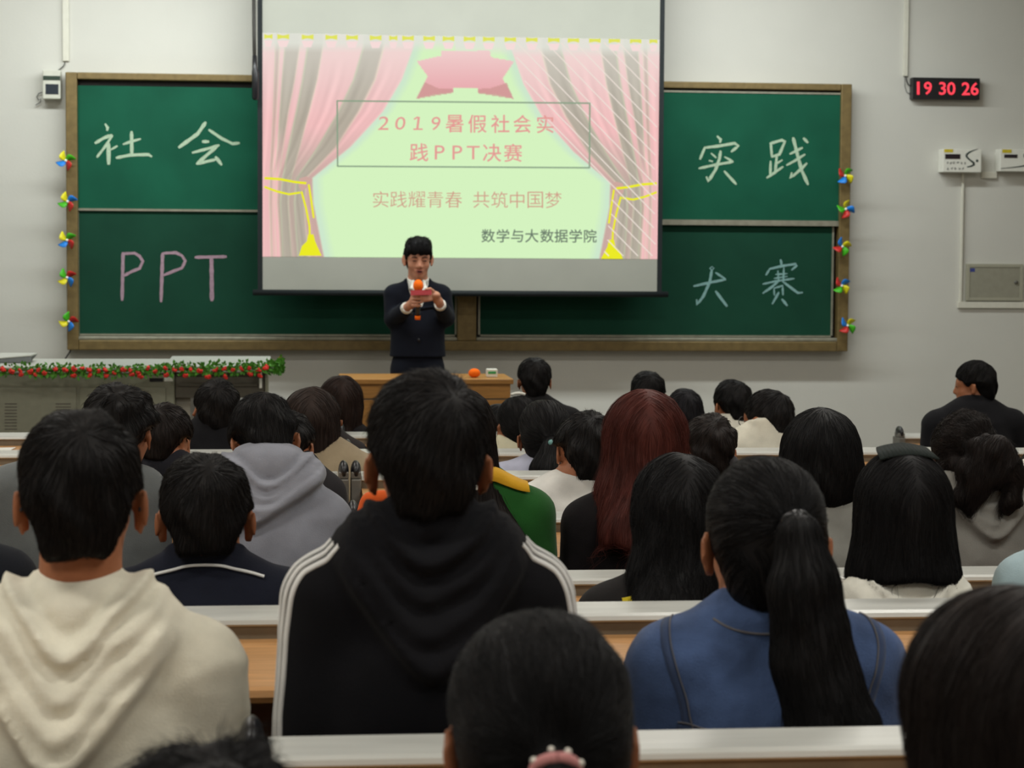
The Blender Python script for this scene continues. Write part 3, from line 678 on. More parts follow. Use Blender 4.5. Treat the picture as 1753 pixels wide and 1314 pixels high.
# ------------------------------------------------------------------ rows of fixed bench desks
ROWY = {0: 1.66, 1: 2.75, 2: 3.7, 3: 4.65, 4: 5.6, 5: 6.55, 6: 7.5, 7: 8.45}
REF = {1: (1000, 1251), 2: (1050, 1029), 3: (1000, 975), 4: (920, 875), 5: (900, 805), 6: (612, 768), 7: (20, 740)}
LZ = {k: at(*REF[k], ROWY[k])[2] for k in REF}; LZ[0] = LZ[1]
def bench_desk(Y, z, x0, x1, label, posts=(1, 1), up=0.0):
    f0 = floor_z(Y)
    r = empty('bench_desk', ((x0+x1)/2, Y, f0), label, 'desk', 'rows of fixed bench desks')
    m = MB()   # metal ledge: shallow tray lip with a rounded near edge and a vertical face
    m.xprism([(Y+.012, z-.004), (Y-.0, z), (Y-.078, z-.007), (Y-.088, z-.011), (Y-.091, z-.018), (Y-.086, z-.022), (Y+.012, z-.014)], x0, x1, ALU)
    under(m.build('metal_ledge'), r)
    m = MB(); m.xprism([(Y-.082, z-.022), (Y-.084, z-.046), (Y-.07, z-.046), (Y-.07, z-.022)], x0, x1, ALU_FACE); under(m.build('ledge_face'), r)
    m = MB(); t = z-.043      # desk top, nose rounded, sloping a little to the reader
    m.xprism([(Y-.03, t), (Y-.43, t-.012), (Y-.443, t-.016), (Y-.447, t-.026), (Y-.441, t-.036), (Y-.43, t-.038), (Y-.03, t-.026)], x0, x1, WOOD); under(m.build('desk_top'), r)
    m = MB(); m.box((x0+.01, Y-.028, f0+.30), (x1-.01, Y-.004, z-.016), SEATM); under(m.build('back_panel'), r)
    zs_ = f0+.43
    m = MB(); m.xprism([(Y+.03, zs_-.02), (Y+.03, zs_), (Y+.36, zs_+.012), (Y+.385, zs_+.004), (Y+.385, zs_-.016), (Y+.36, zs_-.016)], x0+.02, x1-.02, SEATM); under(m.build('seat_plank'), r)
    n = max(2, int((x1-x0)/1.3)+1)
    for i in range(n):
        x = x0+.02+(x1-x0-.04)*i/(n-1); m = MB()
        m.box((x-.018, Y-.05, f0-.002), (x+.018, Y-.005, z-.03), POST); m.box((x-.016, Y-.40, t-.085), (x+.016, Y-.04, t-.04), POST); m.box((x-.018, Y+.0, zs_-.07), (x+.018, Y+.3, zs_-.018), POST); m.box((x-.022, Y-.12, f0-.002), (x+.022, Y+.1, f0+.03), POST)
        under(m.build('support_post', bevel=.004), r)
    for s_, x in zip(posts, (x0-.017, x1+.017)):
        if not s_: continue
        z_ = z; z = z+up; m = MB(); m.box((x-.015, Y-.11, z-.2-up), (x+.015, Y+.01, z-.014), POST); m.box((x-.015, Y-.1, z-.014), (x+.015, Y-.02, z+.008), POST)
        o = under(m.build('end_post', bevel=.004), r)
        m = MB(); m.sphere((x, Y-.055, z+.008), (.0165, .052, .032), BLACKPL, 14, 10); c = m.build('post_cap', smooth=True); c.parent = o; c.matrix_parent_inverse = o.matrix_basis.inverted(); z = z_
    return r
SPL = {1: at(443, 1245, 2.7)[0]}
s4 = at(616, 870, 5.55)[0]
NAMES = {0: 'behind the nearest heads', 1: 'in the row nearest the camera', 2: 'in the second row from the camera', 3: 'in the third row from the camera', 4: 'in the fourth row from the camera', 5: 'in the fifth row from the camera', 6: 'in the sixth row from the camera', 7: 'in the seventh row, next to the grey console'}
XL = -2.7; XR = 2.42
for k in ROWY:
    sx = SPL.get(k, s4); Y = ROWY[k]
    xa = XL if k > 0 else -1.2
    xb = XR if k not in (7,) else at(1330, 740, Y)[0]
    gap = .036
    dn = .07 if k == 1 else 0.0
    bench_desk(Y, LZ[k]-dn, xa, sx-(gap if k != 1 else .026), 'left wood and aluminium bench desk '+NAMES[k], (0, 1), dn)
    bench_desk(Y, LZ[k], sx+(gap if k != 1 else .012), xb, 'right wood and aluminium bench desk '+NAMES[k], (1 if k not in (1, 2) else 0, 1))
# the block across the aisle on the right
YR1, YR2 = 8.58, 10.1
bench_desk(YR1, at(1740, 766, YR1)[2], at(1722, 766, YR1)[0], 5.6, 'bench desk behind the man in the black suit', (0, 1))
bench_desk(YR2, at(1560, 741, YR2)[2], at(1540, 741, YR2)[0], 5.6, 'bench desk with a capped end post in front of the man in the black suit', (1, 1))
# ------------------------------------------------------------------ signed-distance modelling of bodies, clothes and hair
def rotm(yaw=0, pitch=0, roll=0):
    """degrees; pitch > 0 bows the head (towards +Y), yaw > 0 turns to -X (the head's own left)"""
    y, p, r = (math.radians(a) for a in (yaw, pitch, roll))
    Rz = np.array([[math.cos(y), -math.sin(y), 0], [math.sin(y), math.cos(y), 0], [0, 0, 1]])
    Rx = np.array([[1, 0, 0], [0, math.cos(p), math.sin(p)], [0, -math.sin(p), math.cos(p)]])
    Ry = np.array([[math.cos(r), 0, math.sin(r)], [0, 1, 0], [-math.sin(r), 0, math.cos(r)]])
    return Rz @ Rx @ Ry
class Field:
    def __init__(s, lo, hi, h):
        s.h = h; s.lo = np.array(lo, np.float32); n = np.ceil((np.array(hi)-np.array(lo))/h).astype(int)+1
        s.ax = [s.lo[i]+h*np.arange(n[i], dtype=np.float32) for i in range(3)]
        s.D = np.full(n, 1.0, np.float32)
    def sl(s, lo, hi):
        r = []
        for i in range(3):
            a = int(np.clip(math.floor((lo[i]-s.lo[i])/s.h), 0, s.D.shape[i])); b = int(np.clip(math.ceil((hi[i]-s.lo[i])/s.h)+1, 0, s.D.shape[i]))
            if b-a < 1: return None
            r.append(slice(a, b))
        return tuple(r)
    def xyz(s, sl): return s.ax[0][sl[0]][:, None, None], s.ax[1][sl[1]][None, :, None], s.ax[2][sl[2]][None, None, :]
    def comb(s, sl, d, k, op):
        a = s.D[sl]
        if op == 'u':
            if k > 0: h = np.maximum(k-np.abs(a-d), 0)/k; s.D[sl] = np.minimum(a, d)-h*h*k*.25
            else: s.D[sl] = np.minimum(a, d)
        else:
            d = -d
            if k > 0: h = np.maximum(k-np.abs(a-d), 0)/k; s.D[sl] = np.maximum(a, d)+h*h*k*.25
            else: s.D[sl] = np.maximum(a, d)
    def cap(s, a, b, ra, rb=None, k=.02, sc=None, op='u'):
        rb = ra if rb is None else rb; a = np.array(a, float); b = np.array(b, float); sc = np.ones(3) if sc is None else np.array(sc, float)
        m = max(ra, rb)+k+3*s.h
        sl = s.sl(np.minimum(a, b)-m*np.maximum(sc, 1), np.maximum(a, b)+m*np.maximum(sc, 1))
        if sl is None: return
        X, Y, Z = s.xyz(sl); px, py, pz = (X-a[0])/sc[0], (Y-a[1])/sc[1], (Z-a[2])/sc[2]; v = (b-a)/sc; vv = max(float(v@v), 1e-9)
        t = np.clip((px*v[0]+py*v[1]+pz*v[2])/vv, 0, 1)
        d = np.sqrt((px-v[0]*t)**2+(py-v[1]*t)**2+(pz-v[2]*t)**2)-(ra+(rb-ra)*t)
        s.comb(sl, d*float(sc.min()), k, op)
    def ell(s, c, r, R=None, k=.02, op='u'):
        c = np.array(c, float); r = np.array(r, float); m = r.max()+k+3*s.h
        sl = s.sl(c-m, c+m)
        if sl is None: return
        X, Y, Z = s.xyz(sl); x, y, z = X-c[0], Y-c[1], Z-c[2]
        if R is not None: x, y, z = R[0, 0]*x+R[1, 0]*y+R[2, 0]*z, R[0, 1]*x+R[1, 1]*y+R[2, 1]*z, R[0, 2]*x+R[1, 2]*y+R[2, 2]*z
        k0 = np.sqrt((x/r[0])**2+(y/r[1])**2+(z/r[2])**2); k1 = np.sqrt((x/r[0]**2)**2+(y/r[1]**2)**2+(z/r[2]**2)**2)
        s.comb(sl, k0*(k0-1)/np.maximum(k1, 1e-6), k, op)
    def chain(s, pts, rs, k=.01, sc=None, op='u'):
        for i in range(len(pts)-1): s.cap(pts[i], pts[i+1], rs[i], rs[i+1], k, sc, op)
    def run(s, prims):
        for p in prims:
            if p[0] == 'c': s.cap(*p[1:4], **(p[4] if len(p) > 4 else {})) if False else s.cap(p[1], p[2], p[3], p[4], **p[5])
            else: s.ell(p[1], p[2], p[3], **p[4])
    def full(s): return s.ax[0][:, None, None], s.ax[1][None, :, None], s.ax[2][None, None, :]
    def cut(s, d, k=.006):
        h = np.maximum(k-np.abs(s.D-d), 0)/k; s.D = np.maximum(s.D, d)+h*h*k*.25
    def folds(s, amp, seed, wl=.11, ang=None):
        r = np.random.default_rng(seed); X, Y, Z = s.full(); n = np.zeros((1, 1, 1), np.float32)
        m = np.abs(s.D) < .04
        ii = np.argwhere(m)
        x = s.ax[0][ii[:, 0]]; y = s.ax[1][ii[:, 1]]; z = s.ax[2][ii[:, 2]]; n = np.zeros(len(x), np.float32)
        for i in range(7):
            d = r.normal(size=3); d[2] += .9*np.sign(d[2]); d /= np.linalg.norm(d); f = 2*math.pi/(wl*r.uniform(.6, 1.7)); ph = r.uniform(0, 6.3)
            wob = .35*np.sin(x*9+i)+.35*np.sin(y*11+2*i)+.3*np.sin(z*8+i*1.7)
            n += (1-np.abs(np.sin(.5*(f*(d[0]*x+d[1]*y+d[2]*z)+ph)+2.0*wob)))**2*r.uniform(.5, 1)
        s.D[m] -= amp*(n/3.0-.45)
    def sample(s, P):
        q = (P-s.lo)/s.h; n = np.array(s.D.shape); q = np.clip(q, 0, n-1.001); i = q.astype(int); f = (q-i).astype(np.float32); D = s.D; out = 0
        for dx in (0, 1):
            for dy in (0, 1):
                for dz in (0, 1):
                    w = (f[:, 0] if dx else 1-f[:, 0])*(f[:, 1] if dy else 1-f[:, 1])*(f[:, 2] if dz else 1-f[:, 2])
                    out = out+w*D[i[:, 0]+dx, i[:, 1]+dy, i[:, 2]+dz]
        return out
    def grad(s, P):
        e = s.h*.7; g = np.stack([s.sample(P+np.eye(3)[i]*e)-s.sample(P-np.eye(3)[i]*e) for i in range(3)], 1)
        return g/np.maximum(np.linalg.norm(g, axis=1, keepdims=True), 1e-6)
    def project(s, P, off=0.0, it=4):
        P = np.array(P, float)
        for _ in range(it):
            d = np.clip(s.sample(P)-off, -.02, .02); P = P-s.grad(P)*d[:, None]
        return P
    def nets(s):
        D = s.D; D[0] = np.maximum(D[0], 1e-4); D[-1] = np.maximum(D[-1], 1e-4); D[:, 0] = np.maximum(D[:, 0], 1e-4); D[:, -1] = np.maximum(D[:, -1], 1e-4); D[:, :, 0] = np.maximum(D[:, :, 0], 1e-4); D[:, :, -1] = np.maximum(D[:, :, -1], 1e-4)
        S = D < 0; nx, ny, nz = D.shape; cnt = np.zeros((nx-1, ny-1, nz-1), np.int8)
        OFF = [(a, b, c) for a in (0, 1) for b in (0, 1) for c in (0, 1)]
        for a, b, c in OFF: cnt += S[a:nx-1+a, b:ny-1+b, c:nz-1+c]
        mx = (cnt > 0) & (cnt < 8); idx = np.full(mx.shape, -1, np.int32); C = np.argwhere(mx); idx[mx] = np.arange(len(C))
        val = {o: D[C[:, 0]+o[0], C[:, 1]+o[1], C[:, 2]+o[2]] for o in OFF}; acc = np.zeros((len(C), 3), np.float32); n = np.zeros(len(C), np.float32)
        for o in OFF:
            for ax in range(3):
                if o[ax]: continue
                p = list(o); p[ax] = 1; va, vb = val[o], val[tuple(p)]; m = (va < 0) != (vb < 0)
                t = np.where(m, va/np.where(m, va-vb, 1), 0); q = np.array(o, np.float32)[None].repeat(len(C), 0); q[:, ax] += t; acc += q*m[:, None]; n += m
        V = s.lo+s.h*(C+acc/np.maximum(n, 1)[:, None]); Q = []
        for ax in range(3):
            sa = [slice(1, None)]*3; sb = [slice(1, None)]*3; sa[ax] = slice(0, -1); sb[ax] = slice(1, None)
            A, B = S[tuple(sa)], S[tuple(sb)]; E = np.argwhere(A != B)
            if not len(E): continue
            fl = A[E[:, 0], E[:, 1], E[:, 2]]; u, w = [i for i in range(3) if i != ax]
            G = E.copy(); G[:, u] += 1; G[:, w] += 1
            def cell(du, dw): g = G.copy(); g[:, u] -= du; g[:, w] -= dw; return g
            ok = np.ones(len(G), bool)
            cs = []
            for du, dw in ((1, 1), (0, 1), (0, 0), (1, 0)):
                g = cell(du, dw); ok &= np.all((g >= 0) & (g < np.array(idx.shape)), axis=1); cs.append(np.clip(g, 0, np.array(idx.shape)-1))
            q = np.stack([idx[g[:, 0], g[:, 1], g[:, 2]] for g in cs], 1)
            flip = fl if ax != 1 else ~fl
            q[~flip] = q[~flip][:, ::-1]; Q.append(q[ok])
        Q = np.concatenate(Q) if Q else np.zeros((0, 4), int)
        return V, Q[(Q >= 0).all(1)]
def strands(fd, V, N, L, steps, flow, r0, lift, seed, stray=.15, start=None):
    """thin tapered hairs that follow the flow over the surface of the field"""
    g = np.random.default_rng(seed); P = V[g.integers(0, len(V), N)] if start is None else start[g.integers(0, len(start), N)]
    P = P+g.normal(0, fd.h*.4, P.shape); N = len(P); lf = lift*g.random(N)**2; ln = L*g.uniform(.5, 1.2, N); wob = g.normal(0, stray, (N, 3))
    P = fd.project(P, 0, 2); pts = []
    for i in range(steps+1):
        t = i/steps; pts.append(P.copy())
        d = flow(P)+wob*(.3+t); n = fd.grad(P)
        near = (np.abs(fd.sample(P)) < .03)[:, None]; d = np.where(near, d-n*np.sum(d*n, 1, keepdims=True)*.9, d)
        d /= np.maximum(np.linalg.norm(d, axis=1, keepdims=True), 1e-6); P = P+d*(ln/steps)[:, None]
        o = lf*t+r0*.4; dd = np.clip(fd.sample(P)-o, -.012, .012); nr = (np.abs(fd.sample(P)-o) < .02); P = P-fd.grad(P)*(dd*nr)[:, None]
    A = np.stack(pts, 1); m = steps+1; T = np.gradient(A, axis=1); T /= np.maximum(np.linalg.norm(T, axis=2, keepdims=True), 1e-9)
    ref = g.normal(size=(N, 1, 3)); U = np.cross(T, ref); U /= np.maximum(np.linalg.norm(U, axis=2, keepdims=True), 1e-9); Wv = np.cross(T, U)
    rr = (r0*g.uniform(.6, 1.3, (N, 1))*np.linspace(1, .12, m)[None])[..., None]
    vs = np.stack([A+(U*math.cos(a)+Wv*math.sin(a))*rr for a in (0, 2.094, 4.189)], 2).reshape(-1, 3)
    b = (np.arange(N)[:, None, None]*m+np.arange(steps)[None, :, None])*3; k = np.arange(3)[None, None, :]; k2 = (k+1) % 3
    q = np.stack([b+k, b+k2, b+3+k2, b+3+k], -1).reshape(-1, 4)
    return vs, q
def smoothmesh(name, fd, m, parent):
    V, Q = fd.nets(); return mesh_from(name, V, Q, None, m, parent), V, Q

# ------------------------------------------------------------------ people
def head_prims(c, S, R, inf=0.0):
    def p(x, y, z): return np.array(c)+S*(R @ np.array((x, y, z)))
    P = [('e', p(0, -.012, .030), np.array((.074, .092, .083))*S+inf, R, dict(k=.02*S)),
         ('e', p(0, .030, -.042), np.array((.056, .058, .066))*S+inf, R, dict(k=.035*S)),
         ('e', p(0, .060, -.092), np.array((.026, .026, .024))*S+inf, R, dict(k=.03*S)),
         ('e', p(0, .062, .020), np.array((.055, .026, .028))*S+inf, R, dict(k=.03*S)),
         ('e', p(0, .050, -.030), np.array((.060, .036, .030))*S+inf, R, dict(k=.02*S))]
    for s in (-1, 1):
        P.append(('e', p(s*.030, .094, .004), np.array((.017, .011, .011))*S, R, dict(k=.012*S, op='s')))
        P.append(('e', p(s*.030, .077, .002), np.array((.013, .012, .011))*S, R, dict(k=.003*S)))
        Re = R @ rotm(s*38, 0, 0)
        P.append(('e', p(s*.083, -.010, -.010), np.array((.0065, .019, .032))*S, Re, dict(k=.007*S)))
        P.append(('e', p(s*.087, .001, -.010), np.array((.004, .011, .018))*S, Re, dict(k=.003*S, op='s')))
        P.append(('e', p(s*.079, -.001, -.038), np.array((.006, .009, .011))*S, Re, dict(k=.006*S)))
    P += [('c', p(0, .086, .008), p(0, .101, -.030), .0075*S, .0115*S, dict(k=.014*S)),
          ('e', p(.012, .093, -.035), np.array((.008, .009, .007))*S, R, dict(k=.006*S)), ('e', p(-.012, .093, -.035), np.array((.008, .009, .007))*S, R, dict(k=.006*S)),
          ('e', p(0, .084, -.062), np.array((.023, .011, .011))*S, R, dict(k=.012*S)),
          ('e', p(0, .097, -.062), np.array((.019, .010, .0028))*S, R, dict(k=.003*S, op='s'))]
    return P
def hand_prims(w, fdir, nrm, curl=.5, S=1.0, side=1):
    """w wrist; fdir towards the fingers; nrm out of the back of the hand; side: where the thumb leaves"""
    w = np.array(w, float); f = np.array(fdir, float); f /= np.linalg.norm(f); n = np.array(nrm, float); n -= f*(n@f); n /= np.linalg.norm(n); u = np.cross(f, n)*side
    P = [('c', w, w+f*.035*S, .020*S, .024*S, dict(k=.012, sc=None)), ]
    for j, (o, l) in enumerate(((.026, .85), (.009, 1.0), (-.009, .95), (-.026, .75))):
        kn = w+f*(.082-.004*abs(j-1.2))*S+u*o*S
        P.append(('c', w+f*.02*S+u*o*.5*S, kn, .0135*S, .0105*S, dict(k=.012)))
        a = 0; q = kn; d = f
        for sg, (ln, r1, r2) in enumerate(((.040*l, .0095, .0085), (.026*l, .0085, .0078), (.020*l, .0078, .0062))):
            a += curl*(.75+.12*j)*(1.0 if sg else .8); d = f*math.cos(a)-n*math.sin(a); q2 = q+d*ln*S
            P.append(('c', q, q2, r1*S, r2*S, dict(k=.002))); q = q2
    tb = w+f*.028*S+u*.022*S; t1 = tb+(f*.62+u*.62-n*.35)*.034*S; t2 = t1+(f*.9+u*.1-n*.35)*.030*S
    P += [('c', tb, t1, .0135*S, .0105*S, dict(k=.008)), ('c', t1, t2, .0102*S, .0078*S, dict(k=.002))]
    return P
def V3(*a): return np.array(a, float)
def figure(HC, S, hip, sw, C7, arms, floor=0.0, sit=True, legs=None, girth=1.0, drop=.06, kx=.12):
    """skeleton points of a seated or standing body in local coordinates"""
    J = dict(HC=HC, S=S, hip=V3(*hip), C7=C7, sw=sw, g=girth)
    J['sh'] = {s: V3(s*sw+C7[0]*1.0, C7[1]+.015, C7[2]-drop) for s in (-1, 1)}
    J['el'] = {s: V3(*arms[s][0]) for s in (-1, 1)}; J['wr'] = {s: V3(*arms[s][1]) for s in (-1, 1)}
    if sit:
        J['kn'] = {s: V3(hip[0]+s*kx, hip[1]+.42, hip[2]-.03) for s in (-1, 1)}; J['an'] = {s: V3(hip[0]+s*kx, hip[1]+.33, .08) for s in (-1, 1)}
    else:
        J['kn'] = {s: V3(hip[0]+s*.095, hip[1]+.02, hip[2]*.53) for s in (-1, 1)}; J['an'] = {s: V3(hip[0]+s*.10, hip[1]-.01, .08) for s in (-1, 1)}
    return J
def torso_prims(J, e=0.0, arms=True, legs=False, low=None):
    C7, hip, g = J['C7'], J['hip'], J['g']; sw = J['sw']; P = []
    up = C7-V3(0, 0, .15); mid = C7*.45+hip*.55+V3(0, .01, 0); ys = .66
    P.append(('c', up+V3(0, .02, 0), mid, .125*g*sw/.165+e, .125*g+e, dict(k=.05, sc=(1, ys, 1))))
    P.append(('c', up+V3(0, .012, -.03), mid*.5+up*.5, .150*g*sw/.165+e, .140*g+e, dict(k=.05, sc=(1, ys, 1))))
    P.append(('c', mid, hip, .128*g+e, .150*g+e, dict(k=.05, sc=(1, .72, 1))))
    for s in (-1, 1):
        sh = J['sh'][s]
        P.append(('c', C7+V3(s*.035, .012, -.012), sh+V3(-s*.03, 0, .0), .040+e, .050+e, dict(k=.05)))
        if arms:
            P.append(('c', sh, J['el'][s], .050*g+e, .041*g+e, dict(k=.035)))
            P.append(('c', J['el'][s], J['wr'][s], .040*g+e, .027+e*.9, dict(k=.018)))
        if legs:
            P.append(('c', hip+V3(s*.08, .02, -.0), J['kn'][s], .082*g+e, .056+e, dict(k=.03)))
            P.append(('c', J['kn'][s], J['an'][s], .054+e, .038+e, dict(k=.02)))
    return P
def leg_prims(J, e):
    gg = J['g']; P = [('c', J['hip']+V3(-.05*gg, 0, .03), J['hip']+V3(.05*gg, 0, .03), .115*gg+e, .115*gg+e, dict(k=.04, sc=(1, .85, 1)))]
    for s in (-1, 1):
        P.append(('c', J['hip']+V3(s*.08*gg, .02, -.0), J['kn'][s], .080*gg+e, .056+e, dict(k=.03)))
        P.append(('c', J['kn'][s], J['an'][s], .054+e, .040+e*1.3, dict(k=.02)))
    return P
TROU = cloth((40, 44, 58)); SHOE = mat('shoe', (38, 36, 36), .5)
def hl_cut(fd, ys, zs, k=.008):
    X, Y, Z = fd.full(); fd.cut((np.interp(Y, ys, zs).astype(np.float32)-Z)+0*X, k)
def make_hair(kind, p, near, seed, S):
    """hair in the head's own frame (origin mid-head, +Y face, +Z crown); returns verts, quads"""
    t = p.get('t', .012); h = p.get('h', .005 if near > 1 else (.007 if near else .010)); sm = near
    N = {2: 5200, 1: 1700, 0: 420}[near]; r0 = {2: .00075, 1: .0010, 0: .0016}[near]
    lo = [-.15, -.20, -.17]; hi = [.15, .15, .18]; L = p.get('L', .25)
    if kind in ('long', 'bob'): lo[2] = -L-.06; lo[1] = -.30; lo[0] = -.2; hi[0] = .2
    if kind == 'pony':
        tail = np.array(p['tail']); lo = np.minimum(lo, tail.min(0)-.09); hi = np.maximum(hi, tail.max(0)+.09)
    fd = Field(lo, hi, h)
    fd.ell((0, -.013, .031), (.075+t, .094+t, .083+t+p.get('top', 0)), None, k=0)
    fd.ell((0, -.050, -.025), (.064+t*.8, .056+t*.6, .082), None, k=.03)
    if kind in ('short', 'bowl', 'pony'):
        if kind == 'bowl': fd.ell((0, -.02, -.03), (.080+t, .078+t, .075), None, k=.03); ys, zs = [-.12, -.05, -.01, .03, .06, .09], [-.100, -.098, -.085, -.055, .02, .045]
        elif kind == 'pony': ys, zs = [-.12, -.06, -.03, -.005, .05, .09], p.get('zs', [-.095, -.095, -.055, .0, .055, .085])
        else: n = p.get('nape', -.092); ys, zs = [-.12, -.06, -.035, -.008, .02, .055, .09], [n, n, n*.55, p.get('side', .012), p.get('side', .0), .035, p.get('fr', .066)]
        hl_cut(fd, ys, zs)
        if kind == 'short':     # the nape narrows between the ears
            X, Y, Z = fd.full(); w = np.interp(Z, [-.11, -.06, -.01, .018, .04], [.020, .047, .066, .079, .2]).astype(np.float32); fd.cut(np.abs(X)-w+0*Y, .008)
    if kind in ('long', 'bob'):
        wt, wb = p.get('wt', .082), p.get('wb', .095); dx = p.get('dx', 0); bk = p.get('back', .09)
        if kind == 'bob':
            fd.cap((0, -.022, .02), (dx, -.03, -L), wt+t, wb, k=.03, sc=(1, .92, 1))
        else:
            fd.cap((0, -.030, .02), (dx*.3, -.055, -.14), wt+t*.6, (wt+wb)/2, k=.03, sc=(1, .72, 1))
            fd.cap((dx*.3, -.055, -.14), (dx, -.055-bk, -L), (wt+wb)/2, wb*.8, k=.03, sc=(1, .55, 1))
        fd.ell((0, .115, -.055), (.060, .105, .118), None, k=.012, op='s')
        X, Y, Z = fd.full(); 
        if kind == 'bob': fd.cut(-L+.012*np.sin(X*40+seed)*.3-Z+0*Y+np.maximum(Y, 0)*.25, .006)
        else: fd.cut(-L+.010*np.sin(X*55+seed)+.012*np.sin(X*23+1.3*seed)-Z+0*Y, .01)
        fd.cut(np.where(Z > .055, Y-.080, Y-.066).astype(np.float32)+0*X, .012)
    if kind == 'short':
        X, Y, Z = fd.full(); fd.cut(((Y-.068-np.maximum(Z-.03, 0)*.9)*np.where(Z < .05, 1, 0)-np.where(Z < .05, 0, .02)).astype(np.float32)+0*X, .008)
    if kind == 'pony':
        tr = p['tr']; fd.chain(tail, tr, k=.008, sc=p.get('tsc'))
        for cp_, cr_ in p.get('chains', ()): fd.chain(cp_, cr_, k=.008, sc=p.get('tsc'))
    am = p.get('mess', .0025)
    if am:
        X, Y, Z = fd.full(); q = seed*1.37
        fd.D += am*(np.sin(X*95+q+3*np.sin(Z*30))*np.sin(Y*80+q*2)+np.sin(Z*70+q*3+2*np.sin(X*40))*.8)*(1 if kind in ('short', 'bowl') else .5)
    V, Q = fd.nets()
    if kind == 'short' or kind == 'bowl':
        wh = np.array(p.get('whorl', (.008, -.075, .085)))
        def flow(P): d = P-wh; d /= np.maximum(np.linalg.norm(d, axis=1, keepdims=True), .004); d[:, 2] -= .35; return d
        LS, st, lf = p.get('len', .035), 4, p.get('lift', .008)
    elif kind == 'pony':
        T = tail[0]
        def flow(P):
            d = T-P; l = np.linalg.norm(d, axis=1, keepdims=True); d = d/np.maximum(l, 1e-4)
            dt = np.linalg.norm(P[:, None]-tail[None], axis=2); j = np.minimum(dt.argmin(1), len(tail)-2); tg = tail[j+1]-tail[j]; tg = tg/np.linalg.norm(tg, axis=1, keepdims=True)
            on = ((dt.min(1) < .09) & ((P[:, 2] < T[2]-.035) | (P[:, 1] < T[1]-.012)) & (P[:, 1] < -.06))[:, None]
            return np.where(on, tg+np.array((0, 0, -.5)), d)
        LS, st, lf = .075, 6, p.get('lift', .004)
    else:
        def flow(P):
            d = np.zeros_like(P); d[:, 2] = -1; d[:, 0] = np.sign(P[:, 0]-p.get('part', 0))*np.clip((P[:, 2]-.02)*14, 0, 2); d[:, 1] = np.where(P[:, 1] < -.03, -1, .4)*np.clip((P[:, 2]-.05)*8, 0, 1); return d
        LS, st, lf = .11, 7, p.get('lift', .006)
    vs, q = strands(fd, V, N, LS, st, flow, r0, lf, seed+11, p.get('stray', .16))
    if p.get('fly'):   # loose ends that leave the outline
        low = V[V[:, 2] < np.quantile(V[:, 2], .25)] if kind in ('long', 'bob', 'pony') else V
        v2, q2 = strands(fd, V, N//8, LS*1.3, st, flow, r0*.7, .03, seed+5, .5, low); q = np.concatenate([q, q2+len(vs)]); vs = np.concatenate([vs, v2])
    return np.concatenate([V, vs]), np.concatenate([Q, q+len(V)]), fd
def tie_ring(mb, c, d, R, r, m, n=20):
    d = np.array(d, float); d /= np.linalg.norm(d); a = np.cross(d, (1, 0, .01)); a /= np.linalg.norm(a); b = np.cross(d, a)
    mb.tube([np.array(c)+(a*math.cos(t)+b*math.sin(t))*R for t in np.linspace(0, 2*math.pi, n+1)], r, m, 8)
PEOPLE = []
